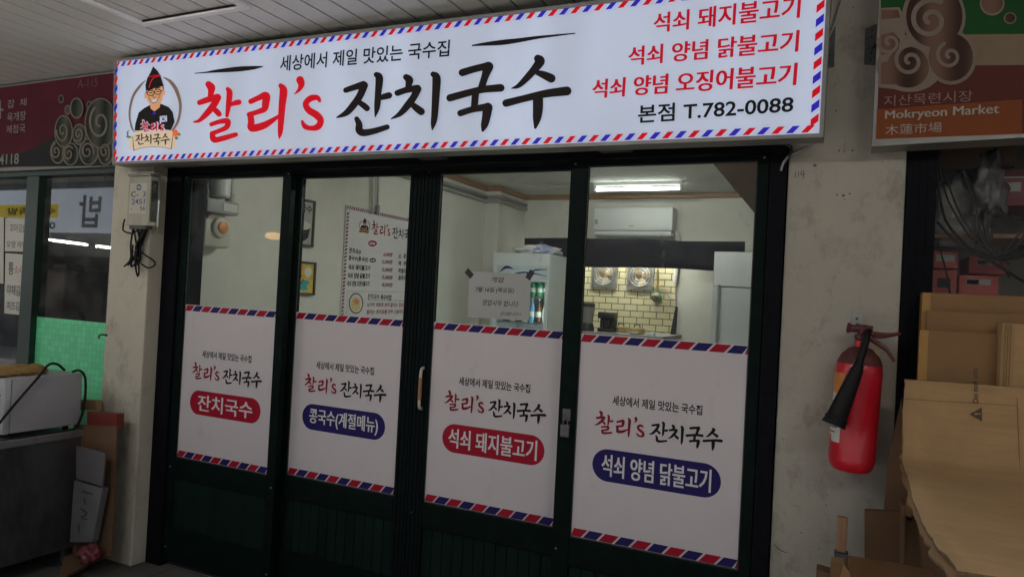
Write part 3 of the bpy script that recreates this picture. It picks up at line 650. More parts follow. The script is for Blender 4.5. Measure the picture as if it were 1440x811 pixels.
for dy in (-.085, .085):
    g = MB(); g.tube([(X0+.055, c.y+dy, c.z+.15), (X0+.055, c.y+dy, c.z+.46)], .017, 10, False); g.tube([(X0+.055, c.y+dy, c.z+.15), (X0+.055, c.y+dy, c.z+.20)], .024, 10, False); g.build('pipe', 'iron' if dy < 0 else 'grey_plastic', t, True)
g = MB(); g.lathe([(.05, 0), (.06, .01), (.062, .10), (.058, .14), (.03, .15)], (X0+.065, c.y-.005, c.z+.165), (0, 0, 1), 20); g.build('cover', 'white_plastic', t, True)

# framed pictures
def frame_pic(lab, ya, yb, za, zb, art):
    t = thing('picture_frame', lab, 'framed picture', (LX, (ya+yb)/2, za)); e = .014; x0, x1 = LX+.004, LX+.022
    g = MB(); g.box(x0, x1, ya, ya+e, za, zb); g.box(x0, x1, yb-e, yb, za, zb); g.box(x0, x1, ya+e, yb-e, za, za+e); g.box(x0, x1, ya+e, yb-e, zb-e, zb); g.build('frame', 'wframe', t)
    g = MB(); g.box(x0, x0+.006, ya+e, yb-e, za+e, zb-e); art(t, g, x0+.0065, ya+e, yb-e, za+e, zb-e)
def art1(t, g, x, ya, yb, za, zb):
    p = g.build('print', 'paper_grey', t); W_, H_ = yb-ya, zb-za
    pl = Plane(lambda u, v: Vector((x, ya+u*W_, za+v*H_)), XN)
    fillpoly('bowl', 'black', p, pl, [[(.16, .42), (.94, .42), (.86, .16), (.70, .07), (.42, .07), (.24, .18)]], .001)
    fillpoly('broth', 'paper', p, pl, [ell(.55, .44, .40, .11)], .002)
    text('lettering', '국수', 'ink', p, (pl(.5, .93), pl(.5, .74), pl(.97, .93), pl(.97, .74)), XN, .03, .001)
def art2(t, g, x, ya, yb, za, zb):
    p = g.build('print', mat('yellow_print', (.62, .45, .08), .5, var=.25, scale=25), t); W_, H_ = yb-ya, zb-za
    pl = Plane(lambda u, v: Vector((x, ya+u*W_, za+v*H_)), XN)
    teal = mat('teal_print', (.05, .32, .34), .5); org = mat('orange_print', (.62, .2, .05), .5)
    fillpoly('teal_shape', teal, p, pl, [[(.45, .08), (.85, .10), (.8, .22), (.9, .4), (.66, .46), (.56, .3), (.40, .36)], [(.1, .1), (.32, .12), (.3, .5), (.14, .44)]], .001)
    fillpoly('orange_shape', org, p, pl, [[(.36, .55), (.62, .52), (.64, .92), (.38, .9)], [(.08, .6), (.3, .62), (.28, .9), (.1, .88)]], .0016)
    fillpoly('pale_shape', 'paper', p, pl, [ell(.82, .72, .12, .17)], .0013)
    strokes('outline', 'ink', p, pl, [[(.45, .08, .03), (.40, .36, .03), (.56, .3, .02), (.66, .46, .03)], [(.36, .55, .02), (.5, .7, .03), (.62, .52, .02)], [(.1, .1, .02), (.3, .5, .03)]], .003)
a, b = wp(441, 283), wp(439, 348); frame_pic('dark framed black and white noodle bowl print on the left wall', a.y-.27, a.y, b.z, a.z, art1)
a, b, c0 = wp(442, 369), wp(439, 415), wp(393, 366); frame_pic('framed yellow and teal pop art print, lower on the left wall', c0.y, a.y, b.z, a.z, art2)

# wall menu board
tl, bl = wp(485.4, 288.2), wp(477.6, 441)
tr_ = wp(577.6, 308); sl_ = 0
y0, zt = tl.y, tl.z; hgt = 1.02; wid = 1.12
t = thing('menu_board', 'white wall menu with airmail border and price list', 'menu board', (LX, y0, zt-hgt))
g = MB(); g.box(LX+.003, LX+.012, y0, y0+wid, zt-hgt, zt); mb = g.build('board', 'vwhite', t)
PM = Plane(lambda x, y: atx(x, y, LX+.0125), XN)
PMU = Plane(lambda u, v: Vector((LX+.0125, y0+u, zt-hgt+v)), XN)
red, blu = [], []
for i in range(46):
    u = (i+.5)*wid/46
    (red if i % 2 == 0 else blu).append([(u-.009, hgt-.027), (u+.003, hgt-.027), (min(u+.013, wid), hgt-.002), (u+.001, hgt-.002)])
for i in range(40):
    v = (i+.6)*hgt/40
    if v > hgt-.05: continue
    (red if i % 2 == 0 else blu).append([(.002, v-.010), (.026, v+.001), (.026, v+.014), (.002, v+.003)])
fillpoly('red_stripes', 'vred', mb, PMU, red, .001); fillpoly('blue_stripes', 'vblue', mb, PMU, blu, .001)
z5 = lambda x, y: (240+x/3.525, 230+y/3.525)
def mq(x0, y0_, x1, y1_, h0, h1): return (PM(*z5(x0, y0_)), PM(*z5(x0-3, y0_+h0)), PM(*z5(x1, y1_)), PM(*z5(x1-3, y1_+h1)))
full = gbox(TITLE[0]+TITLE[1])
p0, p1 = PM(*z5(995, 280)), PM(*z5(990, 352)); ya = p0.y; yb = PM(*z5(1190, 350)).y; wt = (yb-ya)*1.12
tg = (ya-y0, ya-y0+wt, p1.z-(zt-hgt)-.004, p0.z-(zt-hgt))
strokes('red_title', 'vdarkred', mb, PMU, title_in(TITLE[0], full, tg, 1.1), .001); strokes('black_title', 'vblack', mb, PMU, title_in(TITLE[1], full, tg, 1.1), .001)
pa, pb = PM(*z5(935, 265)), PM(*z5(985, 350))
ev = Plane(lambda x, y: Vector((LX+.0125, pa.y+(pb.y-pa.y)*(x-60)/430, pa.z+(pb.z-pa.z)*(y-80)/680)), XN)
emblem(mb, ev, .0015, dict(black='vblack', skin=mat('skin_print', (.5, .27, .15)), red='vred', blue='vblue', white='vwhite', brown='wframe', cream='tape', dark='wframe', green='green_sheet', orange='orange_plastic'), .0002)
rows = [('잔치국수', 885, 415, 945, 428, 28, 25), ('콩국수(콩:국산)', 883, 455, 980, 465, 28, 26), ('석쇠 돼지불고기', 881, 498, 990, 506, 28, 25), ('석쇠 양념 닭불고기', 878, 540, 988, 545, 28, 26), ('석쇠 양념 오징어불고기', 875, 580, 985, 583, 28, 25)]
for r_ in rows: text('dish', r_[0], 'vblack', mb, mq(*r_[1:]), XN, .03, .001)
for s_, y_ in (('6,000원', 437), ('12,000원', 473), ('15,000원', 512), ('15,000원', 550), ('18,000원', 587)):
    text('price', s_, 'vdarkred', mb, mq(1048 if len(s_) > 6 else 1056, y_, 1100, y_+4, 25, 23), XN, .02, .001)
for s_, y_ in (('소  주', 447), ('맥  주', 483), ('막걸리', 518), ('음료수', 553)): text('dish', s_, 'vblack', mb, mq(1130, y_, 1168, y_+2, 24, 24), XN, .03, .001)
def badge(x, y, rx, ry, col, s_):
    cpt = [z5(a_, b_) for a_, b_ in ell(x, y, rx, ry, 20)]
    fillpoly('badge', col, mb, PM, [cpt], .001); text('badge_word', s_, 'vwhite', mb, mq(x-rx*.7, y-ry*.5, x+rx*.7, y-ry*.45, ry, ry), XN, .03, .002)
badge(1000, 396, 22, 15, 'vred', '대표메뉴'); badge(1001, 479, 16, 11, 'vblue', '계절')
strokes('box_outline', 'grey_plastic', mb, PM, [[(*z5(872, 745), .5), (*z5(875, 632), .5)], [(*z5(875, 632), .5), (*z5(1300, 640), .5)]], .001)
fillpoly('photo_plate', 'wframe', mb, PM, [[z5(a_, b_) for a_, b_ in ell(918, 692, 36, 52)]], .001)
fillpoly('photo_bowl', 'paper', mb, PM, [[z5(a_, b_) for a_, b_ in ell(918, 692, 31, 46)]], .0015)
fillpoly('photo_noodles', 'pot', mb, PM, [[z5(a_, b_) for a_, b_ in ell(916, 698, 24, 34)]], .002)
fillpoly('photo_garnish', 'orange_plastic', mb, PM, [[z5(a_, b_) for a_, b_ in ell(920, 684, 13, 14)]], .0025)
text('heading', '잔치국수 육수비법', 'vblack', mb, mq(978, 644, 1095, 650, 28, 28), XN, .02, .001)
text('small_print', '15가지 재료로 보약 끓이는 정성으로 맛을 냅니다', 'vdarkred', mb, mq(975, 688, 1240, 690, 22, 22), XN, .02, .001)
text('small_print', '찰리는 조미료를 전혀 사용하지 않습니다', 'vdarkred', mb, mq(972, 724, 1210, 722, 22, 22), XN, .02, .001)
strokes('heading_rule', 'vblack', mb, PM, [[(*z5(976, 676), .4), (*z5(1300, 682), .4)]], .001)
# pipe stub above the menu
t = thing('wall_bracket', 'grey double pipe drop above the wall menu', 'pipe bracket', wp(530, 290))
p0, p1 = wp(523, 250, .03), wp(523, 300, .03); p2 = wp(531, 295, .03)
for p, q in ((p0, p1), (wp(531, 248, .03), p2)):
    g = MB(); g.tube([Vector((p.x, p.y, 2.47)), q], .009, 8, False); g.build('pipe', 'grey_plastic', t, True)
g = MB(); g.tube([p2-Vector((0, 0, .03)), p2+Vector((0, 0, .035))], .016, 8, False); g.build('clamp', 'alu_dull', t, True)

# drinks fridge
FY = 3.10
a, b, c0 = at(694, 358, FY), at(774, 358, FY), at(800, 366, FY)
fx0, fx1, fz = a.x, b.x, at(735, 356, FY).z; fd = .52
t = thing('drinks_fridge', 'white glass door drinks fridge in the corner with shelves of bottles', 'drinks fridge', ((fx0+fx1)/2, FY+fd/2, .03))
g = MB(); g.box(fx0, fx0+.03, FY+.04, FY+fd, .03, fz-.03); g.box(fx1-.03, fx1, FY+.04, FY+fd, .03, fz-.03); g.box(fx0+.031, fx1-.031, FY+fd-.03, FY+fd, .03, fz-.03); g.box(fx0, fx1, FY+.04, FY+fd, fz-.0295, fz, .006); g.box(fx0+.031, fx1-.031, FY+.04, FY+fd-.031, .03, .32)
g.build('cabinet', 'fridge', t)
za, zb_ = at(700, 394, FY).z, at(700, 376, FY).z
g = MB(); g.box(fx0, fx1, FY, FY+.038, za, fz, .005); hd = g.build('header', 'fridge', t)
PF = Plane(lambda x, y: at(x, y, FY-.001), YN)
fillpoly('header_print', mat('pale_blue_print', (.50, .60, .66), .4), hd, PF, [[(699, 373), (771, 374), (770.5, 393), (698.5, 393)]], .0)
strokes('header_swoosh', 'vblue', hd, PF, [[(703, 382, .8), (712, 375.5, 4), (722, 378, 1)], [(708, 391, .8), (735, 383, 2.2), (768, 388, .7)], [(735, 389, .6), (752, 380, 2), (769, 379, .7)]], .001)
e = .035
g = MB(); g.box(fx0, fx0+e, FY, FY+.035, .12, za-.003); g.box(fx1-e, fx1, FY, FY+.035, .12, za-.003); g.box(fx0+e, fx1-e, FY, FY+.035, .12, .17); dr = g.build('door', 'fridge', t)
g = MB(); g.box(fx0+e, fx1-e, FY+.012, FY+.018, .17, za-.003); g.build('door_glass', 'glass', dr)
shz = [at(735, 457, FY+.15).z, at(735, 428+0, FY+.15).z]
shelf_z = [.62, .92, 1.16, 1.40]
shelf_z = [at(740, 480, FY+.2).z-.15, at(740, 459, FY+.2).z, at(740, 415+7, FY+.2).z]
shelf_z = [.72, at(745, 453, FY+.2).z, at(745, 417, FY+.2).z]
g = MB()
for z in shelf_z: g.box(fx0+.035, fx1-.035, FY+.06, FY+fd-.05, z-.012, z, .002)
g.build('shelf', 'alu', t)
lm = emat('fridge_light_strip', (.8, .8, .8), (.85, .96, 1), 16.0)
g = MB(); g.box(fx1-.05, fx1-.032, FY+.045, FY+.06, .4, za-.02); g.build('light_strip', lm, t)
def bottle(x, y, z, h, r, m, lab, cap='white_plastic'):
    t = thing('drink_bottle', lab, 'bottle', (x, y, z), 'bottles in the drinks fridge')
    g = MB(); g.lathe([(r*.9, 0), (r, .01), (r, h*.58), (r*.8, h*.68), (r*.36, h*.82), (r*.34, h*.95)], (x, y, z+.001), n=14); g.build('body', m, t, True)
    g = MB(); g.lathe([(r*.42, 0), (r*.42, h*.06)], (x, y, z+.001+h*.95), n=10); g.build('cap', cap, t, True)
    g = MB(); g.lathe([(r*1.02, 0), (r*1.02, h*.22)], (x, y, z+h*.25), n=14); g.build('label', 'paper', t, True)
n_ = 7; sw = (fx1-fx0-.10)/n_
ordn = ['first', 'second', 'third', 'fourth', 'fifth', 'sixth', 'seventh']
for i in range(n_):
    xx = fx0+.05+(i+.5)*sw
    bottle(xx, FY+.15, shelf_z[2], .17, sw*.43, 'bottle_green', 'green glass bottle on the upper fridge shelf, %s from the left' % ordn[i])
    bottle(xx, FY+.15, shelf_z[1], .21, sw*.43, ('bottle_brown', 'bottle_white', 'bottle_brown', 'bottle_white', 'bottle_blue')[i % 5], ('brown', 'milky white', 'brown', 'milky white', 'blue')[i % 5]+' bottle on the lower fridge shelf, %s from the left' % ordn[i])
# plastic bag on the fridge
def blob(name, m, c0, rx, ry, rz, seed, lab=None, cat=None, amp=.35, parent=None, flat=True, fr=2.2):
    bm = bmesh.new(); bmesh.ops.create_icosphere(bm, subdivisions=4, radius=1)
    for v in bm.verts:
        k = 1+amp*(noise.fractal(v.co*fr+Vector((seed*3.1, seed, 0)), 1.0, 2.0, 4))
        p = Vector((v.co.x*rx*k, v.co.y*ry*k, v.co.z*rz*k))
        if flat and p.z < -rz*.55: p.z = -rz*.55
        v.co = p+Vector(c0)+Vector((0, 0, rz*.55 if flat else 0))
    me = bpy.data.meshes.new(name); bm.to_mesh(me); bm.free(); me.materials.append(M[m] if isinstance(m, str) else m)
    for p in me.polygons: p.use_smooth = True
    o = bpy.data.objects.new(name, me); COL.objects.link(o)
    if parent: o.parent = parent; o.matrix_parent_inverse = Matrix.Translation(-wloc(parent))
    if lab: tag(o, lab, cat)
    return o
c0 = at(760, 357, FY+.2)
t = thing('plastic_bag', 'crumpled white plastic bag lying on top of the drinks fridge', 'plastic bag', (c0.x, FY+.2, fz))
blob('bag', 'bag', (c0.x-.02, FY+.2, fz+.001), .21, .15, .055, 3, parent=t); blob('blue_wrapper', 'bag_blue', (c0.x+.05, FY+.13, fz+.012), .10, .08, .045, 9, parent=t)

# air conditioner
YB = BY-.002; ad = .19
a, b = at(835.5, 291, BY-ad), at(945, 331, BY-ad)
ax0, ax1, az0, az1 = a.x, b.x, at(890, 331, BY-ad).z, at(890, 291, BY-ad).z
t = thing('air_conditioner', 'white wall mounted air conditioner under the lit lamp', 'air conditioner', ((ax0+ax1)/2, BY-.1, az0))
g = MB(); g.box(ax0, ax1, BY-ad, YB-.003, az0+.045, az1, .018); g.build('casing', 'white_plastic', t, True)
g = MB(); g.box(ax0+.01, ax1-.01, BY-ad+.012, YB-.02, az0, az0+.044, .012); g.build('outlet', 'white_plastic', t, True)
g = MB(); g.box(ax0+.05, ax1-.06, BY-ad+.004, BY-ad+.011, az0+.012, az0+.040, .002); g.build('louvre', 'white_plastic', t)
g = MB(); g.box(ax0+.02, ax1-.02, BY-ad-.001, BY-ad+.004, az0+.062, az0+.065); g.build('seam', 'grey_plastic', t)
g = MB(); g.box(ax0+.012, ax0+.045, BY-ad-.002, BY-ad+.001, az0+.105, az0+.15); g.build('energy_label', 'grey_plastic', t)
g = MB(); g.box((ax0+ax1)/2-.03, (ax0+ax1)/2+.02, BY-ad-.0015, BY-ad+.001, az0+.085, az0+.094); g.build('badge', 'grey_plastic', t)
g = MB(); pc = [at(x, y, BY-.03) for x, y in ((945, 326), (952, 330), (953, 345), (951, 380), (949, 398))]; g.tube(pc, .022, 10); tag(g.build('coolant_pipe', 'white_plastic', None, True), 'white wrapped pipe running down from the air conditioner', 'pipe')
# dark valance cloth
q = [(738, 335), (803, 334.5), (902, 336.5), (960, 339), (1048, 339.5), (1047, 350), (1046, 367), (1005, 381), (962, 378), (900, 376), (819, 375), (760, 375), (738, 374)]
t_ = [(738, 335), (770, 334.5), (803, 334.5), (850, 336), (902, 335.5), (960, 339), (1005, 339.5), (1048, 339.5)]; b2 = [(738, 375), (770, 375), (803, 375), (850, 376), (902, 376), (960, 378), (1005, 381), (1047, 375)]
YC = BY-.34
rows = []
for k in range(6):
    r_ = []
    for i in range(43):
        u = i/42*7; j = min(int(u), 6); f_ = u-j
        tx = t_[j][0]*(1-f_)+t_[j+1][0]*f_; ty = t_[j][1]*(1-f_)+t_[j+1][1]*f_; bx = b2[j][0]*(1-f_)+b2[j+1][0]*f_; by = b2[j][1]*(1-f_)+b2[j+1][1]*f_
        k_ = k/5; p = at(tx*(1-k_)+bx*k_, ty*(1-k_)+by*k_, YC); p.y += .008*math.sin(i*1.3)*k_; r_.append(p)
    rows.append(r_)
g = MB(); g.grid(rows); o = g.build('kitchen_valance', 'cloth_black', None, True)
tag(o, 'dark navy cloth valance hung across the kitchen at the back', 'cloth'); md = o.modifiers.new('s', 'SOLIDIFY'); md.thickness = .004
# tiled kitchen wall
t = thing('hood_lamp', 'lit tube lamp hidden behind the dark cloth over the tiles', 'tube lamp', (-1.9, BY-.2, 1.97))
g = MB(); g.tube([(-2.5, BY-.22, 1.93), (-1.45, BY-.22, 1.93)], .013, 10, False); g.build('tube', emat('hood_tube', (.9, .9, .9), (1, .97, .86), 62.0), t, True)
g = MB(); g.box(-2.55, -1.4, BY-.245, BY-.195, 1.955, 1.985, .004); g.build('fitting', 'white_plastic', t)
g = MB(); g.box(-2.60, -1.35, BY-.30, BY-.0145, 1.99, 2.0, .002); g.build('light_block_plate', 'white_plastic', t)  # unseen plate added over the tube to stop its upward light
a, b, c0, d0 = at(790, 376, BY), at(952, 376, BY), at(941, 500, BY), at(790, 500, BY)
g = MB(); g.prism([Vector((-2.62, BY-.001, 1.9)), Vector((b.x, BY-.001, 1.9)), Vector((b.x, BY-.001, .7)), Vector((-2.62, BY-.001, .7))], (0, -.012, 0))
tag(g.build('tiled_wall', 'tile'), 'cream subway tiled wall panel behind the kitchen counter', 'tiled wall')
def fan(x, y, r, lab):
    c0 = at(x, y, BY-.02); t = thing('exhaust_fan', lab, 'exhaust fan', c0, 'exhaust fans above the tiles'); s = r*1.25
    g = MB(); yy = BY-.014
    for (x0, x1, z0, z1) in ((-s, s, s-.02, s), (-s, s, -s, -s+.02), (-s, -s+.02, -s+.02, s-.02), (s-.02, s, -s+.02, s-.02)): g.box(c0.x+x0, c0.x+x1, yy-.03, yy, c0.z+z0, c0.z+z1)
    g.box(c0.x-s+.02, c0.x+s-.02, yy-.008, yy, c0.z-s+.02, c0.z+s-.02); g.build('frame', 'alu_dull', t)
    g = MB()
    for rr in (.95, .7, .45): g.tube([(c0.x+r*rr*math.cos(a_), yy-.045, c0.z+r*rr*math.sin(a_)) for a_ in [i*2*math.pi/20 for i in range(21)]], .004, 6, False)
    for i in range(8): a_ = i*math.pi/4; g.tube([(c0.x+.02*math.cos(a_), yy-.045, c0.z+.02*math.sin(a_)), (c0.x+r*math.cos(a_), yy-.04, c0.z+r*math.sin(a_))], .003, 5, False)
    g.build('grille', 'alu', t)
    g = MB()
    for i in range(4):
        a_ = i*math.pi/2+.3; u = Vector((math.cos(a_), 0, math.sin(a_))); v = Vector((-math.sin(a_), 0, math.cos(a_)))
        g.poly([Vector((c0.x, yy-.022, c0.z))+u*.02-v*.015, Vector((c0.x, yy-.026, c0.z))+u*r*.85-v*.045, Vector((c0.x, yy-.016, c0.z))+u*r*.85+v*.045, Vector((c0.x, yy-.018, c0.z))+u*.02+v*.02])
    g.build('blade', 'pot', t)
    g = MB(); g.lathe([(.028, 0), (.028, .025), (.015, .03)], (c0.x, yy-.012, c0.z), YN, 14); g.build('hub', 'brass', t, True)
fan(850, 386, .105, 'left round exhaust fan under the dark cloth'); fan(901, 388, .105, 'right round exhaust fan under the dark cloth')
# gas valve
t = thing('gas_valve', 'brass gas pipe with a green and red valve on the tiles', 'gas valve', at(924, 415, BY-.03))
g = MB(); g.tube([at(x, y, BY-.04) for x, y in ((925, 378), (925, 402), (924, 412))], .009, 8); g.tube([at(x, y, BY-.04) for x, y in ((918, 402), (933, 401))], .007, 8, False); g.build('pipe', 'brass', t, True)
c0 = at(923.5, 418, BY-.05); g = MB(); g.lathe([(.02, -.03), (.045, -.02), (.048, .02), (.02, .04)], c0, YN, 14); g.build('body', mat('green_valve', (.04, .14, .06), .4), t, True)
g = MB(); g.lathe([(.02, .04), (.018, .055)], c0, YN, 12); g.build('button', 'vred', t, True)
g = MB(); g.tube([at(x, y, BY-.05) for x, y in ((926, 415), (936, 413), (944, 420), (951, 421))], .005, 6); g.tube([at(x, y, BY-.05) for x, y in ((923, 424), (922, 430))], .014, 8, False); g.build('hose', 'grey_plastic', t, True)
# dark narrow board right of the tiles
g = MB(); g.prism([at(950, 430, BY-.12), at(952, 432, BY-.12), at(948.5, 482, BY-.12), at(940, 482, BY-.12)], (0, .04, 0)); tag(g.build('folded_umbrella', 'cloth_black'), 'dark narrow folded cloth leaning beside the cream tiles', 'folded cloth')
# counter with its things
KY = 3.45
a, b = at(768, 461, KY), at(932, 474.5, KY); kz = (a.z+b.z)/2
t = thing('kitchen_counter', 'grey topped kitchen counter in front of the tiles', 'counter', ((a.x+b.x)/2, KY+.3, 0))
g = MB(); g.box(fx1+.03, b.x, KY, BY-.016, kz-.035, kz, .004); g.build('top', 'grey_plastic', t)
g = MB(); g.box(fx1+.05, b.x-.02, KY+.02, BY-.02, 0, kz-.036); g.build('base', 'fridge', t)
def box_thing(name, m, lab, cat, x0, y0, x1, y1, Y, dep, bev=.006, grp=None):
    p, q = at(x0, y0, Y), at(x1, y1, Y); g = MB(); g.box(p.x, q.x, Y, Y+dep, kz+.0005, p.z, bev); return tag(g.build(name, m, None, True), lab, cat, grp)
t = thing('card_terminal', 'black card terminal on the left end of the counter', 'card terminal', at(781, 458, KY+.1))
p, q = at(772, 447, KY+.06), at(793, 462, KY+.06)
g = MB(); g.box(p.x, q.x, KY+.06, KY+.2, kz+.0005, kz+.05, .008); g.build('base', 'black', t, True)
g = MB(); g.box(p.x+.02, q.x-.01, KY+.1, KY+.16, kz+.0505, kz+.085, .006); g.build('screen', 'black', t, True)
c0 = at(826, 460, KY+.12); t = thing('blender', 'clear jar blender with a black lid on the counter', 'blender', (c0.x, KY+.12, kz))
g = MB(); g.lathe([(.06, 0), (.062, .02), (.05, .07)], (c0.x, KY+.12, kz+.0005), n=18); g.build('base', 'black', t, True)
g = MB(); g.lathe([(.045, .07), (.06, .2), (.06, .215)], (c0.x, KY+.12, kz), n=18); g.build('jar', mat('smoky_jar', (.20, .20, .19), .15), t, True)
g = MB(); g.lathe([(.062, .2155), (.06, .25), (.03, .26)], (c0.x, KY+.12, kz), n=18); g.build('lid', 'black', t, True)
p, q = at(841, 438, KY+.15), at(861, 464, KY+.15)
t = thing('coffee_maker', 'tall black coffee maker standing against the cream tiles', 'coffee maker', ((p.x+q.x)/2, KY+.2, kz))
g = MB(); g.box(p.x, q.x, KY+.15, KY+.30, kz+.0005, kz+.03, .006); g.build('base', 'black', t, True)
g = MB(); g.box(p.x, q.x, KY+.22, KY+.30, kz+.0305, p.z-.06, .006); g.build('column', 'black', t, True)
g = MB(); g.box(p.x-.004, q.x+.004, KY+.15, KY+.30, p.z-.0595, p.z, .012); g.build('head', 'black', t, True)
g = MB(); g.lathe([(.035, 0), (.04, .03), (.034, .075)], ((p.x+q.x)/2, KY+.185, kz+.031), n=16); g.build('jug', mat('dark_glass', (.02, .018, .016), .1), t, True)
def pot(x0, x1, yt, Y, lab):
    p, q = at(x0, yt, Y), at(x1, yt, Y); c_ = ((p.x+q.x)/2, Y, kz+.0005); R = (q.x-p.x)/2; h = p.z-kz
    t = thing('cooking_pot', lab, 'pot', c_, 'brass pots on the counter')
    g = MB(); g.lathe([(R*.9, 0), (R, .012), (R, h*.8), (R*1.05, h*.82), (R*1.05, h*.86), (R*.9, h*.86), (R*.85, .02)], c_, n=24); g.build('body', 'pot', t, True)
    g = MB(); g.lathe([(R*1.0, h*.865), (R*.6, h*1.0), (.02, h*1.04)], c_, n=24); g.build('lid', 'pot', t, True)
    g = MB(); g.tube([(c_[0]-.025, Y, c_[2]+h*1.04), (c_[0]-.02, Y, c_[2]+h*1.04+.022), (c_[0]+.02, Y, c_[2]+h*1.04+.022), (c_[0]+.025, Y, c_[2]+h*1.04)], .006, 8); g.build('handle', 'black', t, True)
pot(863, 884, 458, KY+.32, 'yellow metal pot beside the black coffee maker'); pot(885, 907, 460, KY+.20, 'yellow metal pot on the right of the counter')
box_thing('small_box', 'white_plastic', 'small white box at the right end of the counter', 'box', 910, 467, 920, 473, KY+.06, .06)
g = MB(); c0 = at(897, 470, KY+.06); g.lathe([(.02, 0), (.045, .018), (.043, .019), (.018, .004)], (c0.x-.04, KY+.06, kz+.0005), n=18); tag(g.build('white_dish', 'white_plastic', None, True), 'small white dish in front of the yellow pots', 'dish')
# steel fridge on the right
RY = 3.25
a = at(1004, 353, RY); sx0 = a.x; sz = a.z; sx1 = RX-.06
t = thing('steel_fridge', 'tall pale steel fridge at the right of the kitchen', 'fridge', ((sx0+sx1)/2, RY+.3, .01))
g = MB(); g.box(sx0, sx1, RY+.03, RY+.65, .02, sz, .008); g.build('body', 'fridge_steel', t)
g = MB(); g.box(sx0+.004, sx1, RY, RY+.0285, .06, 1.60, .006); dr = g.build('door', 'fridge_steel', t)
g = MB(); g.box(sx0+.004, sx1, RY, RY+.0285, 1.606, sz-.003, .006); g.build('upper_door', 'fridge_steel', t)
g = MB(); p, q = at(1009, 401, RY-.03), at(1008, 490, RY-.03); g.tube([(p.x+.01, RY, p.z), (p.x+.01, RY-.035, p.z-.02), (p.x+.01, RY-.035, q.z+.02), (p.x+.01, RY, q.z)], .009, 8, False); g.build('handle', 'alu', dr, True)
# slanted brown board at top right, just inside
pp = [at(990, 215, .45), at(1090, 215, .45), at(1085, 328, .45)]
g = MB(); g.prism(pp, (0, .03, 0)); tag(g.build('slanted_board', mat('dull_brown_board', (.16, .105, .09), .6, var=.1, scale=3)), 'slanted brown board inside the upper right corner of the last door', 'board')

# ================================================================== RIGHT: PILLAR FITTINGS, EXTINGUISHER, MARKET SIGN, NEXT SHOP
# fire extinguisher
EY = -.105
c0 = at(1201, 600, EY); zt, zb = at(1203, 487, EY).z, at(1199, 660, EY).z; R = .0665; tilt = .012
ex = c0.x; EZ = zb; H = zt-zb
t = thing('fire_extinguisher', 'red fire extinguisher with a black horn hung on the pale pillar', 'fire extinguisher', (ex, EY, EZ))
ax = Vector((.035, 0, 1)).normalized()
EB = Vector((at(1196, 660, EY).x, EY, EZ))
g = MB(); g.lathe([(R*.78, 0), (R*.93, .012), (R, .035), (R, H-.075), (R*.96, H-.055), (R*.80, H-.025), (R*.52, H-.006), (.019, H), (.018, H+.02)], EB, ax, 40); bd = g.build('body', 'ext_red', t, True)
g = MB(); g.lathe([(R*.967, H-.052), (R*.804, H-.025), (R*.524, H-.006), (.02, H+.0004)], EB, ax, 40); g.build('dusty_shoulder', 'dust_red', bd, True)
# label wrapped round the body
g = MB(); rows = []
for k in range(2):
    rows.append([])
    for i in range(13):
        th = math.radians(205-120*0-(i/12)*95) if True else 0
        th = math.radians(165+i/12*70); zz_ = H*.28+H*.50*k*(1 if i > 2 else .8)-(.02 if k == 0 and i > 6 else 0)
        rows[-1].append(EB+ax*zz_+Vector((math.cos(th)*R*1.006, math.sin(th)*R*1.006, 0)))
g.grid(rows); lb = g.build('label', 'paper', bd)
lp3 = lambda a_, z_: EB+ax*z_+Vector((math.cos(math.radians(a_))*R*1.014, math.sin(math.radians(a_))*R*1.014, 0))
g = MB()
for k in range(7):
    z_ = H*(.30+.04*k); a1_ = 222 if k % 2 else 214
    for a_ in range(176, a1_, 6): g.poly([lp3(a_, z_), lp3(a_+6, z_), lp3(a_+6, z_+.004), lp3(a_, z_+.004)])
g.build('label_print', 'ink', lb)
g = MB(); rows = [[EB+ax*(H*.62+H*.165*k)+Vector((math.cos(math.radians(165+i/12*70))*R*1.012, math.sin(math.radians(165+i/12*70))*R*1.012, 0)) for i in range(13)] for k in range(2)]
g.grid(rows); g.build('label_band', 'orange_plastic', lb)
vz = H+.02; VB = EB+ax*vz
g = MB(); g.lathe([(.016, 0), (.02, .004), (.02, .016), (.013, .02), (.013, .05)], VB, ax, 16)
g.tube([VB+Vector((-.034, 0, .036)), VB+Vector((.03, 0, .036))], .012, 10, False); g.lathe([(.008, 0), (.016, .004), (.016, .012), (.006, .014)], VB+Vector((-.03, 0, .036)), (-1, 0, .1), 12)
g.build('valve', 'red_dark', t, True)
hp = lambda x, y: at(x, y, EY-.01)
g = MB(); g.tube([hp(1222, 468), hp(1232, 469.5), hp(1248, 470.5), hp(1267, 469)], lambda u: .0085-.004*u, 8); g.tube([hp(1222, 469), hp(1230, 472), hp(1240, 474), hp(1262, 470.5)], lambda u: .007-.004*u, 8)
g.tube([hp(1222, 474), hp(1236, 484), hp(1248, 493), hp(1258, 508)], lambda u: .0085-.004*u, 8); g.build('lever', 'red_dark', t, True)
g = MB()
for i in range(16):
    u = i/15; p = hp(1227+6*math.sin(u*3.1)*(1 if u < .5 else 1)-u*0+6*u, 487+15*math.sin(u*3.14)); g.box(p.x-.0022, p.x+.0022, p.y-.0015, p.y+.0015, p.z-.0022, p.z+.0022, .0006)
g.build('chain', 'brass', t)
a, b, c1 = at(1218, 478, EY-.045), at(1205, 520, EY-.085), at(1172, 597, EY-.105)
d = (c1-b); L_ = d.length
g = MB(); g.tube([VB+Vector((.018, -.006, .03)), a+Vector((0, .012, .012)), a, b], lambda u: .011, 10); g.build('horn_pipe', 'rubber', t, True)
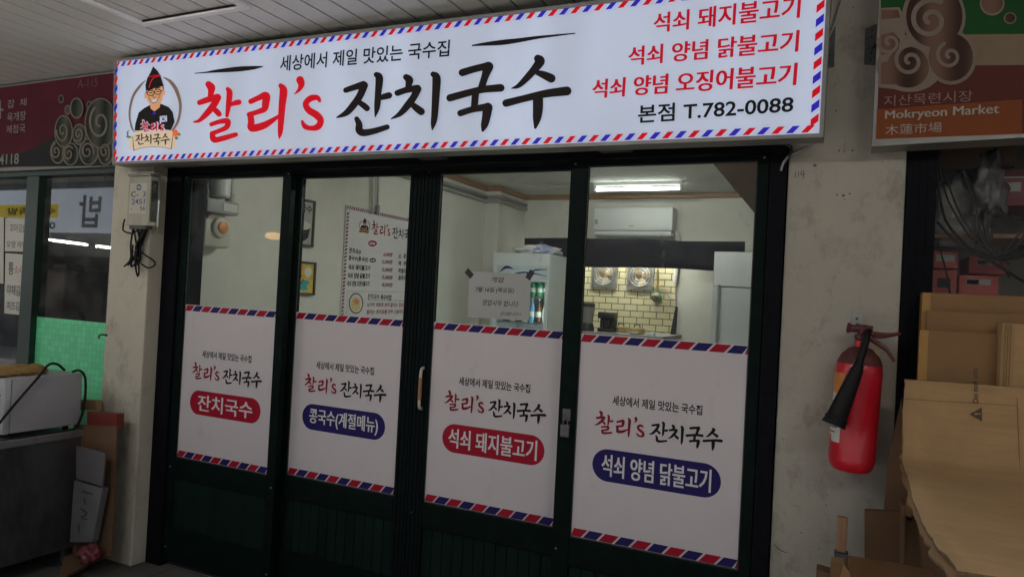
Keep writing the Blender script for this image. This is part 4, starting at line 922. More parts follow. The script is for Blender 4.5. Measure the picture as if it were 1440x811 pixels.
g = MB(); g.lathe([(.012, -.02), (.018, 0), (.021, L_*.2), (.029, L_*.85), (.032, L_*.86), (.033, L_*.90), (.031, L_*.91), (.033, L_*.95), (.035, L_), (.030, L_), (.024, L_*.7)], b, d, 24); g.build('horn', 'rubber', t, True)
g = MB(); p, q = at(1198, 442, -.022), at(1212, 472, -.022); g.box(p.x, q.x, -.026, -.0205, q.z-.03, p.z, .002); hk = g.build('wall_bracket', 'alu', t)
g = MB()
for yy_ in (448, 456): c1 = at(1205, yy_, -.026); g.lathe([(.0042, 0), (.003, .002)], c1, YN, 10)
g.build('bolt', 'iron', hk)
# angle brackets on the pillar top
def ang(pts, lab, Y):
    q = [at(x, y, Y) for x, y in pts]; g = MB(); g.prism([q[0], q[1], q[2], q[3]], (0, .005, 0)); t_ = g.build('angle_bracket', 'iron')
    tag(t_, lab, 'bracket', 'angle brackets holding the shop signs'); c_ = (q[0]+q[2])/2; g = MB(); g.lathe([(.013, 0), (.013, .008), (.008, .012), (.008, .02)], c_-Vector((0, .001, 0)), YN, 6); g.build('bolt', 'iron', t_)
    g = MB()
    for k in (.12, .3, .7, .88): g.lathe([(.003, 0), (.003, .001)], q[0]*(1-k)*.5+q[1]*(1-k)*.5+(q[3]*k+q[2]*k)*.5-Vector((0, .0005, 0)), YN, 8)
    g.build('slot', 'black_gap', t_)
ang([(1159, 40), (1175, 38), (1173, 94), (1158, 96)], 'dark slotted bracket beside the bright white sign', -.0265)
ang([(1217, 40), (1236, 33), (1234, 92), (1215, 90)], 'dark slotted bracket beside the brown market sign', -.0265)
# cables by the sign
g = MB(); g.tube([at(x, y, -.03) for x, y in ((1184, 0), (1172, 38), (1164, 60), (1160, 110), (1161, 150), (1155, 190), (1140, 205), (1112, 218))], .004, 6); tag(g.build('sign_cable', 'grey_plastic', None, True), 'thin grey cable running down behind the bright sign', 'cable')
g = MB(); g.tube([at(x, y, -.035) for x, y in ((1106, 203), (1112, 207), (1112, 214), (1108, 221))], .0055, 7); tag(g.build('cable_stub', 'black', None, True), 'short black cable stub at the top corner of the door frame', 'cable')
g = MB(); g.tube([at(x, y, -.04) for x, y in ((1108, 221), (1102, 229), (1098, 240))], .004, 6); tag(g.build('wire_end', 'grey_plastic', None, True), 'pale bent wire end hanging over the corner of the door frame', 'wire')

# market sign on the right
MY = -.13
PMk = Plane(lambda x, y: at(x, y, MY), YN)
mx0 = at(1236, 100, MY).x-.004; mz0 = at(1300, 190, MY).z
t = thing('market_sign', 'unlit brown and green market sign with swirling cloud emblem', 'market sign', (mx0+.3, MY, mz0))
g = MB(); g.prism([at(1226, 206, MY), at(1239, -60, MY), at(1700, -60, MY), at(1700, 178, MY)], (0, .105, 0)); g.build('housing', 'alu_dull', t)
def zm(x, y): return (1210+x/3.687, y/3.687)
def mpoly(nm, m, pts, k, raw=True): return fillpoly(nm, m, t, PMk, [[zm(*p) for p in pts]], .001+k*.0006)
mb_ = mat('sign_brown_print', (.075, .020, .016), .6, var=.1, spec=.12); mo_ = mat('sign_orange_print', (.165, .045, .014), .6, var=.1, spec=.12); mg_ = mat('sign_green_print', (.010, .055, .014), .6, spec=.12); mc_ = mat('sign_tan_print', (.17, .125, .085), .6, spec=.12); ml_ = mat('sign_pale_line', (.17, .135, .11), .6, spec=.12)
def msw(nm, c1, c2):                         # printed two-tone swirl, darker towards one side as on the sign itself
    m = mat(nm, c1, .6, var=.1, spec=.12); n = m.node_tree.nodes; l = m.node_tree.links
    tc = n.new('ShaderNodeTexCoord'); wv = n.new('ShaderNodeTexWave'); wv.inputs['Scale'].default_value = 2.4; wv.inputs['Distortion'].default_value = 0; l.new(tc.outputs['Object'], wv.inputs[0])
    mx = n.new('ShaderNodeMixRGB'); mx.inputs[1].default_value = c1+(1,); mx.inputs[2].default_value = c2+(1,); l.new(wv.outputs['Color'], mx.inputs[0]); l.new(mx.outputs[0], n['Principled BSDF'].inputs['Base Color']); return m
msb = msw('sign_swirl_brown', (.035, .016, .013), (.13, .075, .052))
mpoly('green_field', mg_, [(105,-200),(1700,-200),(1700,170),(105,185)], 0)
mpoly('tan_field', mc_, [(103,185),(1700,170),(1700,330),(98,345)], 0)
mpoly('brown_field', mb_, [(98,345),(1700,330),(1700,505),(88,570)], 0)
mpoly('orange_field', mo_, [(86,568),(838,517),(838,695),(80,722)], 1)
mpoly('tan_edge', mb_, [(838,515),(1700,470),(1700,660),(838,695)], 1)
mpoly('cloud_outline', ml_, ell(380,90,165,180), 2); mpoly('cloud_outline', ml_, ell(470,300,132,142), 3); mpoly('cloud_outline', ml_, ell(255,345,172,135)[::1], 4)
mpoly('cloud_outline', ml_, [(98,45),(200,40),(230,90),(230,330),(98,350)], 2); mpoly('cloud_outline', ml_, [(95,350),(230,340),(250,470),(150,462),(92,455)], 3)
mpoly('cloud_fill', msb, ell(468,300,115,124), 5); mpoly('cloud_fill', msb, ell(382,88,146,162), 6); mpoly('cloud_fill', msb, ell(245,352,110,106), 7)
mpoly('cloud_fill', msb, [(108,55),(195,55),(205,95),(110,105)], 5); mpoly('cloud_fill', msb, [(108,330),(150,320),(180,440),(105,440)], 6); mpoly('cloud_fill', msb, [(105,185),(170,170),(205,210),(195,270),(108,290)], 5)
def spiral(cx, cy, r0, r1, turns, a0, w): return [(*zm(cx+(r0+(r1-r0)*i/40)*math.cos(a0+turns*2*math.pi*i/40), cy+(r0+(r1-r0)*i/40)*math.sin(a0+turns*2*math.pi*i/40)), w/3.687) for i in range(41)]
strokes('swirl', ml_, t, PMk, [spiral(362,110,18,108,1.45,2.4,26)], .008); strokes('swirl', ml_, t, PMk, [spiral(255,322,12,82,1.4,2.2,20)], .0085); strokes('swirl', ml_, t, PMk, [spiral(462,295,10,70,1.3,2.4,18)], .0075); strokes('swirl', ml_, t, PMk, [spiral(150,225,10,62,1.2,2.2,16)], .0065)
mpoly('bubble', ml_, ell(682,22,64,62), 2); mpoly('bubble_fill', msb, ell(682,18,55,54), 3); mpoly('bubble', ml_, ell(775,97,33,30), 2); mpoly('bubble_fill', msb, ell(775,97,26,24), 3); mpoly('bubble', ml_, ell(880,0,34,32), 2); mpoly('bubble_fill', msb, ell(880,0,27,25), 3)
lt_ = mat('sign_light_lettering', (.30, .26, .22), .5)
def mtext(s, a, b, c, d, bold, m=lt_, dbl=0.0): text('lettering', s, m, t, (PMk(*zm(*a)), PMk(*zm(*b)), PMk(*zm(*c)), PMk(*zm(*d))), YN, bold, .004, None, dbl)
mtext('지산목련시장', (122,500), (120,555), (582,470), (580,528), -.004, mat('sign_faint_lettering', (.20, .12, .10), .5)); mtext('Mokryeon Market', (128,578), (126,632), (716,540), (714,605), .0, lt_, .006); mtext('木蓮市場', (130,650), (128,702), (423,634), (421,688), -.002)

# next shop on the right
RY0 = .01
t = thing('black_shopfront', 'black framed shop window behind the cardboard stack', 'shop window', (.6, RY0, 0))
a, b, c0 = at(1275, 205, RY0), at(1320, 205, RY0), at(1310, 410, RY0)
g = MB(); g.box(.1425, .229, -.01, .07, 0, CZ-.004, .004); g.box(.2292, 2.4, -.008, .07, 2.0, CZ-.004, .004); g.box(.2292, 2.4, -.006, .06, 0, .35, .004)
for x in (.165, .185, .207): g.box(x-.003, x+.003, -.014, -.0102, 0, 2.1)
g.build('frame', 'frame', t)
g = MB(); g.box(.2295, 2.4, .028, .034, .3505, 1.9995); g.build('glass_pane', glass('dim_glass', (.95, .95, .94), .8, .015), t)
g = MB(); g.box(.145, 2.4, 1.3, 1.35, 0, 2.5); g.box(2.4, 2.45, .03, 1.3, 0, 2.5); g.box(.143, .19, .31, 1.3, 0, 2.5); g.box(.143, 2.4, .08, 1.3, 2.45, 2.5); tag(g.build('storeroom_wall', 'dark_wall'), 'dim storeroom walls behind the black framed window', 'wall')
def inbox(name, m, x0, y0, x1, y1, Y, dep, lab, cat, bits=None, grp=None):
    p, q = at(x0, y0, Y), at(x1, y1, Y); g = MB(); g.box(p.x, q.x, Y, Y+dep, q.z, p.z, .004); o = tag(g.build(name, m), lab, cat, grp)
    if bits:
        for (nm, mm_, u0, v0, u1, v1, tx) in bits:
            f = lambda u, v: Vector((p.x+(q.x-p.x)*u, Y-.001, p.z+(q.z-p.z)*v))
            g = MB(); g.poly([f(u0, v0), f(u1, v0), f(u1, v1), f(u0, v1)]); lb_ = g.build(nm, mm_, o)
            if tx: text('print', tx, 'ink' if mm_ != 'black' else 'vwhite', lb_, (f(u0+.03, v0+.06), f(u0+.03, v1-.06), f(u1-.03, v0+.06), f(u1-.03, v1-.06)), YN, .02, .001)
    return o
rb_ = mat('red_carton', (.46, .09, .085), .6, var=.15); db_ = mat('dark_red_carton', (.20, .045, .055), .6, var=.1)
lbl = [('carton_label', 'paper_grey', .12, .18, .62, .55, None), ('carton_badge', 'black', .14, .24, .36, .5, None)]
grp = 'red cartons in the storeroom window'
SHZ = at(1370, 333, .3).z
inbox('red_carton', rb_, 1300, 353, 1347, 377.6, .13, .22, 'red carton at the left of the window, upper of two', 'carton', [('carton_label', 'paper_grey', .35, .2, .9, .6, None)], grp)
inbox('red_carton', rb_, 1300, 378.6, 1344, 440, .13, .22, 'red carton at the left of the window, lower of two', 'carton', [('carton_badge', 'black', .4, .2, .8, .42, None)], grp)
inbox('red_carton', rb_, 1363, 360, 1416, 386, .16, .22, 'red carton with a dark badge, behind the lower front one', 'carton', [('carton_label', 'paper_grey', .22, .18, .72, .5, None), ('carton_badge', 'black', .24, .22, .5, .46, None)], grp)
inbox('red_carton', rb_, 1349, 386.6, 1403, 440, .12, .22, 'red carton directly above the tan cardboard, in the middle', 'carton', [('carton_label', 'paper_grey', .18, .1, .8, .26, None), ('carton_badge', 'black', .2, .12, .5, .24, None)], grp)
g = MB(); p, q = at(1318, 330, .14), at(1440, 337, .14); g.box(.235, 1.3, .14, .6, q.z+.004, p.z+.004); tag(g.build('shelf_board', 'wood'), 'pale wooden shelf inside the storeroom window', 'shelf')
inbox('wide_carton', db_, 1374, 238, 1500, 289, .16, .25, 'dark red carton with a white label high in the window', 'carton', [('label', 'paper_grey', .24, .38, .50, .62, None), ('stripe', 'paper_grey', .02, .22, .98, .26, None)])
inbox('brown_carton', 'card_dark', 1322, 205, 1428, 236, .2, .25, 'brown carton on top of the things in the storeroom window', 'carton')
c0 = at(1345, 305, .2); blob('storeroom_bag', 'bag_clear', (c0.x, .24, c0.z-.10), .085, .09, .15, 5, 'cloudy plastic bag slumped on the storeroom shelf', 'plastic bag', .4)
c0 = at(1393, 250, .10); blob('storeroom_wrap', mat('grey_wrap', (.10, .095, .095), .3, var=.4, scale=14, bump=.5, bscale=18), (c0.x, .11, c0.z-.12), .045, .05, .12, 8, 'crumpled clear wrap hanging by the dark red carton', 'plastic wrap', .5)
random.seed(3)
cabs = [((1322,240),(1335,285),(1372,345),(1400,368)), ((1330,248),(1350,300),(1385,350),(1420,372)), ((1318,312),(1345,340),(1380,360),(1440,396)), ((1355,240),(1372,290),(1378,330),(1402,362)), ((1318,338),(1330,380),(1336,412),(1340,430)), ((1440,318),(1420,345),(1400,362),(1375,356)), ((1440,330),(1425,350),(1395,366),(1360,352)), ((1440,345),(1412,352),(1392,340),(1380,310)), ((1400,275),(1410,300),(1440,310),(1470,300)), ((1318,255),(1330,310),(1365,350),(1392,360)), ((1395,352),(1420,362),(1440,352),(1470,352)), ((1385,300),(1388,330),(1398,355),(1420,390))]
g = MB()
for c_ in cabs:
    w_ = random.choice((.003, .0035, .0045)); Y = .045+random.random()*.05
    g.tube([at(x, y, Y) for x, y in c_], w_, 6)
for k in range(7): g.tube([at(1380+k*4+random.random()*6, 352+random.random()*10, .08), at(1400+k*3, 358+random.random()*8, .06), at(1440+k*4, 345+random.random()*14, .09)], .005, 6)
tag(g.build('cable_tangle', 'black', None, True), 'tangle of black cables hanging inside the storeroom window', 'cables')
c0 = at(1385, 318, .09); blob('dark_cable_bundle', 'black', (c0.x, .09, c0.z-.06), .022, .03, .07, 12, 'dark taped bundle in the middle of the black cables', 'cable bundle', .4)

# ------------------------------------------------------------------ cardboard pile
def slab(name, m, pts, Y, dep, lab, cat='cardboard', edge=True, grp=None):
    q = [at(x, y, Y) for x, y in pts]; g = MB(); g.prism(q, (0, dep, 0)); return tag(g.build(name, m), lab, cat, grp)
def flat_box(x0, y0, x1, y1, Y, dep, m, lab, bottom=None, tape=True):
    p, q = at(x0, y0, Y), at(x1, y1, Y); z0 = q.z if bottom is None else bottom
    t = thing('cardboard_box', lab, 'cardboard box', ((p.x+q.x)/2, Y, z0), 'cardboard stacked by the storeroom window')
    g = MB(); g.box(p.x, q.x, Y, Y+dep, z0, p.z, .003); g.build('carton', m, t)
    if tape: g = MB(); g.box(p.x-.0008, p.x+.022, Y-.001, Y+dep+.001, z0, p.z-.001); g.build('tape', 'tape', t)
    return t
flat_box(1298, 411, 1560, 540, -.10, .08, 'card_orange', 'tan flat carton at the back of the stack, tallest of the pile', .9)
flat_box(1304, 436, 1560, 540, -.125, .022, 'card_orange', 'tan flat carton second from the back of the stack', .9, False)
flat_box(1294, 463, 1411, 545, -.155, .027, 'card_orange', 'tan flat carton at the left front of the stack, lowest edge', .9)
t = flat_box(1409, 454, 1560, 545, -.20, .07, 'card', 'lighter flat carton standing in front at right of the stack', .9, False)
p, q = at(1409, 454, -.20), at(1414, 545, -.20)
g = MB()
for k in range(4): g.box(p.x+.004+k*.006, p.x+.007+k*.006, -.204, -.2005, .9, p.z-.003)
g.build('creased_edge', 'card', t)
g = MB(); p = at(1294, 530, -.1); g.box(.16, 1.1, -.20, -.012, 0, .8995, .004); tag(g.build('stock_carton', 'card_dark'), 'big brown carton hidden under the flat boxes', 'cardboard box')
# the big bent sheet
prof = [(-.225, at(1268, 532, -.225).z), (-.235, 1.22), (-.25, 1.155), (-.275, 1.09), (-.305, 1.055), (-.36, 1.032), (-.50, 1.022), (-.70, 1.017), (-.90, 1.028), (-1.08, 1.052), (-1.25, 1.07), (-1.38, 1.078)]
def edge_x(i): return [.152, .151, .150, .150, .150, .150, .149, .149, .150, .150, .151, .152][i]
rows = []
PR = crom([Vector((a_, b_, 0)) for a_, b_ in prof], 5); n = len(PR)
for i, p in enumerate(PR):
    x0 = .150+.0015*math.sin(i*.5)+(.0008*random.uniform(-1, 1)); r_ = []
    for j in range(25):
        u = j/24; x = x0+u*1.15
        nz_ = noise.noise(Vector((u*5, i*.28, 3.3)))*.006+noise.noise(Vector((u*14, i*.7, 7.1)))*.0025
        r_.append(Vector((x, p.x+.012*math.sin(u*6+i*.1)+(nz_ if i < 18 else 0), p.y-(.03*u if i < 6 else .02*u)+.006*math.sin(u*7+i*.25)+(nz_ if i >= 18 else 0))))
    rows.append(r_)
t = thing('bent_cardboard_sheet', 'large bent corrugated sheet with a warning triangle, draped over the pile', 'cardboard sheet', (.6, -.6, .95))
g = MB(); g.grid(rows); sh = g.build('sheet', 'card', t, True); md = sh.modifiers.new('thick', 'SOLIDIFY'); md.thickness = .006; md.offset = 1
def shp(x, y, l=.004):
    Yp = -.225-(.05*max(0, (y-532)/124))
    return at(x, y, Yp-.02)
PSh = Plane(lambda x, y: at(x, y, -.262), YN)
g = MB(); zsh = lambda x, y: (1250+x/3.684, 400+y/3.684)
def sheet_point(x, y):
    """the measured point on the bent sheet itself"""
    d = ray(x, y)
    best = None
    for i in range(len(rows)-1):
        for j in range(24):
            from mathutils.geometry import intersect_ray_tri
            A, B, C_, D_ = rows[i][j], rows[i][j+1], rows[i+1][j+1], rows[i+1][j]
            for tri in ((A, B, C_), (A, C_, D_)):
                h = intersect_ray_tri(*tri, d, CAM, True)
                if h is not None and (best is None or (h-CAM).length < (best-CAM).length): best = h
    return best if best is not None else at(x, y, -.25)
PSh = Plane(lambda x, y: sheet_point(x, y), (0, -.93, .36))
def rawtext(name, s, m, parent, a, b, c, d, bold, pl, lift):
    V, F = textmesh(s, bold); g = MB(); vv = []
    for u, v in V:
        x = (b[0]*(1-u)+d[0]*u)*(1-v)+(a[0]*(1-u)+c[0]*u)*v; y = (b[1]*(1-u)+d[1]*u)*(1-v)+(a[1]*(1-u)+c[1]*u)*v; vv.append(g.bm.verts.new(pl(x, y, lift)))
    for f in F:
        try: g.bm.faces.new([vv[i] for i in f])
        except ValueError: pass
    return g.build(name, m, parent)
fillpoly('warning_triangle', 'print_dark', sh, PSh, [[zsh(415, 674), zsh(478, 640), zsh(480, 712)]], .009)
rawtext('warning_mark', '!', 'card', sh, zsh(440, 680), zsh(472, 680), zsh(440, 668), zsh(472, 668), .02, PSh, .011)
rawtext('printed_warning', 'Do not use', 'print_dark', sh, zsh(432, 618), zsh(462, 618), zsh(424, 440), zsh(455, 440), .014, PSh, .009)
strokes('crease', 'card_edge', sh, PSh, [[(1273, 656, .6), (1300, 659, .9), (1330, 662, 1.3), (1360, 667, 1.0), (1390, 671, 1.4), (1438, 675, 1.0)], [(1429, 560, .6), (1431, 610, .8), (1433, 660, .6)], [(1272, 562, .5), (1340, 566, .5), (1430, 571, .5)], [(1300, 690, .4), (1340, 700, .5), (1400, 702, .4)]], .0095)
fillpoly('torn_hole', 'card_edge', sh, PSh, [[(1402, 808), (1409, 800), (1419, 796), (1424, 801), (1417, 806), (1420, 812), (1408, 814)]], .0095)
sh.data.materials.append(M['card_edge']); md.material_offset_rim = 1
# a second, ragged layer under the sheet
rw = []
for i in range(6, n):
    rr = [rows[i][j]+Vector((0, .004, -.0125)) for j in range(25)]; rr[0] = rr[0]+Vector((-.004+.010*noise.noise(Vector((i*.45, 2.2, 5.5)))+random.uniform(-.002, .002) if i > 14 else random.uniform(-.002, .002), 0, 0)); rw.append(rr)
g = MB(); g.grid(rw); o = g.build('under_layer', 'card_orange', t, True); o.data.materials.append(M['card_edge']); md = o.modifiers.new('thick', 'SOLIDIFY'); md.thickness = .005; md.material_offset_rim = 1
# lower bits of card
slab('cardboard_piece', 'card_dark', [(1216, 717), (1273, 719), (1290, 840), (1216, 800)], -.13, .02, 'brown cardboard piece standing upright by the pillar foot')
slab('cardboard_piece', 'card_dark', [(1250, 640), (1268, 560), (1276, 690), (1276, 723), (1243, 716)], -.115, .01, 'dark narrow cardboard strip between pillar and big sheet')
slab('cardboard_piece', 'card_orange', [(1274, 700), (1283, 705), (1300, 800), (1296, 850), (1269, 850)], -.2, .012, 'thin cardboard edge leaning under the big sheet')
A = [at(1193, 780, -.42), at(1245, 788, -.36), at(1310, 800, -.36), at(1345, 860, -.62), at(1200, 850, -.70)]
g = MB(); g.prism(A, (0, .006, -.012)); tag(g.build('cardboard_flap', 'card_orange'), 'flat cardboard flap lying low at the foot of the pile', 'cardboard')
g = MB(); g.prism([at(1168, 790, -.5), at(1186, 792, -.45), at(1200, 812, -.47), at(1204, 880, -.5), at(1166, 870, -.5)], (0, .05, 0)); tag(g.build('cardboard_piece', 'card'), 'small crumpled cardboard corner at the lower edge', 'cardboard')
g = MB(); g.prism([at(1148, 800, -.45), at(1169, 806, -.45), at(1172, 880, -.45), at(1146, 880, -.45)], (0, .05, 0)); tag(g.build('cardboard_piece', 'card_dark'), 'brown cardboard corner lying left of the wooden post', 'cardboard')
p, q = at(1177, 725, -.16), at(1190, 776, -.16)
t = thing('wooden_post', 'short reddish wooden post with a dark foot by the pillar', 'post', (p.x, -.16, 0))
g = MB(); g.box(p.x+.002, q.x, -.17, -.145, q.z, p.z, .004); g.build('shaft', 'wood', t)
g = MB(); g.box(p.x-.003, q.x+.006, -.178, -.137, 0, q.z-.001, .003); g.build('foot', 'iron', t)

# ================================================================== LEFT: METER BOX, NEXT SHOP, TABLE
t = thing('meter_box', 'pale metal meter box with blue stencilled numbers on the left pillar', 'meter box', at(190, 320, -.2))
MYF = -.165
x0, x1 = (at(181, 248, MYF).x+at(178, 316, MYF).x)/2, -3.124
z0, z1 = at(192, 317, MYF).z, at(196, 248, MYF).z
g = MB(); g.box(x0, x1, MYF, -.1115, z0, z1, .004); bxo = g.build('case', mat('meter_box_paint', (.36, .34, .27), .5, .1, var=.12, scale=14, stain=((.10, .08, .06), 16, .6, .75)), t)
g = MB(); g.box(x0-.004, x1+.004, MYF-.006, -.111, z1+.0005, z1+.014, .003); g.build('cap', 'alu_dull', t)
g = MB(); g.box(x1+.0005, x1+.003, MYF+.006, -.125, z0+.02, z1-.02, .001); wn = g.build('side_window', mat('grimy_window', (.04, .04, .04), .2, var=.5, scale=30), t)
g = MB(); g.box(x1+.0005, x1+.006, -.124, -.113, z0-.004, z1-.002, .001); g.build('side_flange', 'alu', t)
PB = Plane(lambda u, v: Vector((x0+(x1-x0)*u, MYF-.0003, z0+(z1-z0)*v)), YN)
g = MB(); g.poly([PB(.10, .24, .001), PB(.86, .24, .001), PB(.86, .86, .001), PB(.10, .86, .001)]); pt = g.build('number_plate', mat('plate_paint', (.48, .46, .38), .5, var=.08, scale=20), bxo)
def bt(s, u0, v0, u1, v1, m='inkblue', b=.01): text('stencil', s, m, pt, (PB(u0, v1), PB(u0, v0), PB(u1, v1), PB(u1, v0)), YN, b, .002)
bt('C-', .16, .58, .50, .69, 'ink'); bt('3', .70, .58, .82, .69); bt('2451', .20, .43, .80, .54); bt('56', .60, .30, .84, .39); bt('-', .18, .33, .24, .345, 'ink')
strokes('round_mark', 'inkblue', pt, PB, [[(.5+.09*math.cos(a_), .775+.045*math.sin(a_), .035) for a_ in [i*2*math.pi/14 for i in range(15)]]], .002)
random.seed(11); CBY = -.14
t = thing('cable_bundle', 'bundle of looped black cables hanging below the meter box', 'cables', at(195, 350, CBY))
zc = lambda x, y: at(160+x/4.51, 220+y/4.51, CBY)
for i, c_ in enumerate([[(125,445),(135,520),(128,600),(140,690),(152,760),(155,700),(145,600)], [(150,445),(160,540),(150,640),(130,700),(125,650),(140,560)], [(205,450),(175,540),(190,600),(232,660),(236,690),(210,705),(170,680)], [(140,445),(130,560),(105,650),(85,700)], [(85,400),(72,440),(85,475),(120,488),(150,470)], [(170,450),(165,560),(160,650),(150,690)], [(190,450),(170,520),(150,580),(140,640)], [(160,450),(145,530),(120,640),(95,690)], [(215,450),(190,510),(165,560),(150,620)], [(180,450),(172,500),(160,600)], [(130,450),(150,540),(165,620),(150,700)]]):
    g = MB(); g.tube([zc(x, y)+Vector((0, random.uniform(-.02, .02), 0)) for x, y in c_], .0042 if i < 5 else .006, 7); g.build('cable', 'rubber', t, True)
g = MB(); g.box(zc(120, 440).x, zc(225, 440).x, CBY-.02, CBY+.02, zc(120, 462).z, z0-.0008, .002); g.build('gland', 'iron', t)
def hook(px, py, lab):
    c_ = at(px, py, -.112); g = MB(); g.tube([c_, c_+Vector((0, -.03, .003)), c_+Vector((0.006, -.045, -.003)), c_+Vector((.012, -.05, -.014))], .004, 7); g.lathe([(.007, 0), (.006, .006)], c_, YN, 8); tag(g.build('screw_hook', 'iron', None, True), lab, 'hook', 'screw hooks in the left pillar')
hook(150, 471, 'rusty screw hook low on the left pillar above the green film'); hook(158, 248, 'rusty screw hook high on the left pillar by the meter box')

# left market sign
LY = -.04
t = thing('market_sign', 'unlit maroon market sign with green cloud swirls, left of the bright sign', 'market sign', at(80, 170, LY))
L0, L1 = at(-260, 160, LY).x, at(162, 160, LY).x-.002
zt_, zb__ = (at(0, 119, LY).z+at(160, 102, LY).z)/2, (at(0, 235, LY).z+at(160, 229, LY).z)/2
zt_ = min(zt_, CZ-.008)
L1 = -3.40
mlf = mat('sign_maroon_print', (.085, .013, .022), .6, var=.2, scale=2, spec=.12)
g = MB(); g.box(L0, L1, LY, .05, zb__-.022, zt_, .003); g.build('housing', 'alu_dull', t)
ZL = lambda x, y: (x/4.77, 90+y/4.77)
PLs = Plane(lambda x, y: at(x, y, LY-.002), YN)
g = MB(); g.box(L0+.01, L1-.004, LY-.002, LY-.0002, zb__, zt_-.012); g.build('face', mlf, t)
def lp(nm, m, pts, k): return fillpoly(nm, m, t, PLs, [[ZL(*p) for p in pts]], .001+k*.0005)
lgr = mat('sign_dark_green_print', (.020, .024, .024), .6, var=.15, spec=.12); lol = mat('sign_olive_line', (.155, .13, .095), .5); lfl = msw('sign_swirl_green', (.018, .026, .020), (.075, .085, .062))
lp('dark_hill', lgr, [(-900, 700), (-900, 640), (80, 610), (180, 590), (330, 510), (420, 470), (760, 470), (757, 683)], 0)
big = [(390,590,52,80),(475,605,55,78),(600,590,66,92),(715,590,56,92),(540,475,48,72),(435,455,62,110),(685,400,108,170),(525,300,46,70)]
for i, (cx, cy, rx, ry) in enumerate(big):
    def cl(pts): return [(min(x, 764), min(y, 680)) for x, y in pts]
    lp('cloud_outline', lol, cl(ell(cx, cy, rx, ry)), 2+i*2); lp('cloud_fill', lfl, cl(ell(cx, cy, rx-8, ry-9)), 3+i*2)
def lsp(cx, cy, rx, ry, turns, a0, w): return [(*ZL(min(cx+rx*(.12+.55*i/34)*math.cos(a0+turns*2*math.pi*i/34), 762), cy+ry*(.12+.55*i/34)*math.sin(a0+turns*2*math.pi*i/34)), w/4.77) for i in range(35)]
strokes('swirl', lol, t, PLs, [lsp(cx, cy, rx, ry, 1.4, 2+i, 11 if rx < 100 else 16) for i, (cx, cy, rx, ry) in enumerate(big[:7])], .0125)
for (cx, cy, rx, ry) in ((412,236,18,28),(455,310,20,33),(602,280,20,30)): lp('bubble', lol, ell(cx, cy, rx, ry), 2); lp('bubble_fill', lfl, ell(cx, cy, rx-5, ry-7), 3)
ll_ = mat('sign_grey_lettering', (.23, .20, .185), .5); lf_ = mat('sign_faded_lettering', (.11, .065, .065), .5)
def ltext(s, a, b, c, d, bold, m): text('lettering', s, m, t, tuple(PLs(*ZL(*q)) for q in (a, b, c, d)), YN, bold, .003)
ltext('A-115', (527,108), (525,165), (660,93), (658,152), .0, lf_)
ltext('잡  채', (55,243), (52,302), (183,230), (180,280), .006, ll_); ltext('육개장', (52,330), (50,390), (178,315), (176,378), .006, ll_); ltext('제첩국', (46,415), (44,468), (174,400), (172,462), .006, ll_)
ltext('4118', (0,608), (-4,676), (131,600), (129,672), .016, ll_)
strokes('lettering_stroke', ll_, t, PLs, [[(*ZL(-20, 300), 3), (*ZL(22, 310), 2.4)], [(*ZL(2, 250), 3), (*ZL(4, 365), 2.6)]], .003)

# left shop window
WY = .01
gz0 = at(90, 585, WY).z
t = thing('green_shopfront', 'neighbouring shop window with dark green bars and green grid film', 'shop window', (-4.3, WY, 0))
xm0, xm1 = at(42, 260, WY).x, at(59, 260, WY).x
zc0 = zb__-.0225
g = MB(); g.box(-3.56, -3.4755, -.01, .08, .0, zc0, .003); g.box(-7.5, -3.561, -.01, .08, at(60, 248, WY).z, zc0, .003); g.box(-7.5, -3.561, -.01, .08, 0, .55, .003); g.box(xm0, xm1, -.008, .07, .551, at(60, 248, WY).z-.001, .003); g.box(xm0-.03, xm0-.001, .02, .06, .551, at(60, 248, WY).z-.001, .003); g.box(-5.9, -5.8, -.008, .07, .551, at(60, 248, WY).z-.001, .003); g.build('frame', mat('green_bar_paint', (.010, .030, .022), .4, var=.2), t)
g = MB(); g.box(-7.5, -3.561, .03, .036, .5505, at(60, 248, WY).z-.0005); g.build('glass_pane', 'glass_dirty', t)
zg = (at(45, 447, .028).z+at(148, 451, .028).z)/2
g = MB(); g.box(xm1+.001, -3.562, .026, .029, .552, zg); g.build('grid_film', 'green_sheet', t)
# left shop interior
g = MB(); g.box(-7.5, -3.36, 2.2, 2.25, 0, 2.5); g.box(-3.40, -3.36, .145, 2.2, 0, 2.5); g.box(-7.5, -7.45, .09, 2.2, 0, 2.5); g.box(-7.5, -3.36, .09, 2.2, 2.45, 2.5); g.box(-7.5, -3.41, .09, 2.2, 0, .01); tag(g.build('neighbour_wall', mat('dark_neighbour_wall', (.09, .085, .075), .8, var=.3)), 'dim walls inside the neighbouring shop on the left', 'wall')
for (x0_, y0_, x1_, y1_, Y, m_, nm, lab, cat) in ((66, 378, 92, 402, .5, 'red_dark', 'red_basin', 'dark red basin inside the left shop window', 'basin'), (70, 395, 105, 450, .9, 'grey_plastic', 'storage_crate', 'grey crate dimly seen through the left shop window', 'crate'), (98, 405, 150, 440, 1.1, 'iron', 'dark_appliance', 'dark appliance inside the left shop window', 'appliance')):
    p, q = at(x0_, y0_, Y), at(x1_, y1_, Y); g = MB(); g.box(p.x, q.x, Y, Y+.3, .0105, p.z, .02); g.box(p.x+.03, q.x-.03, Y+.02, Y+.28, p.z+.0005, p.z+.04, .01); tag(g.build(nm, m_), lab, cat)
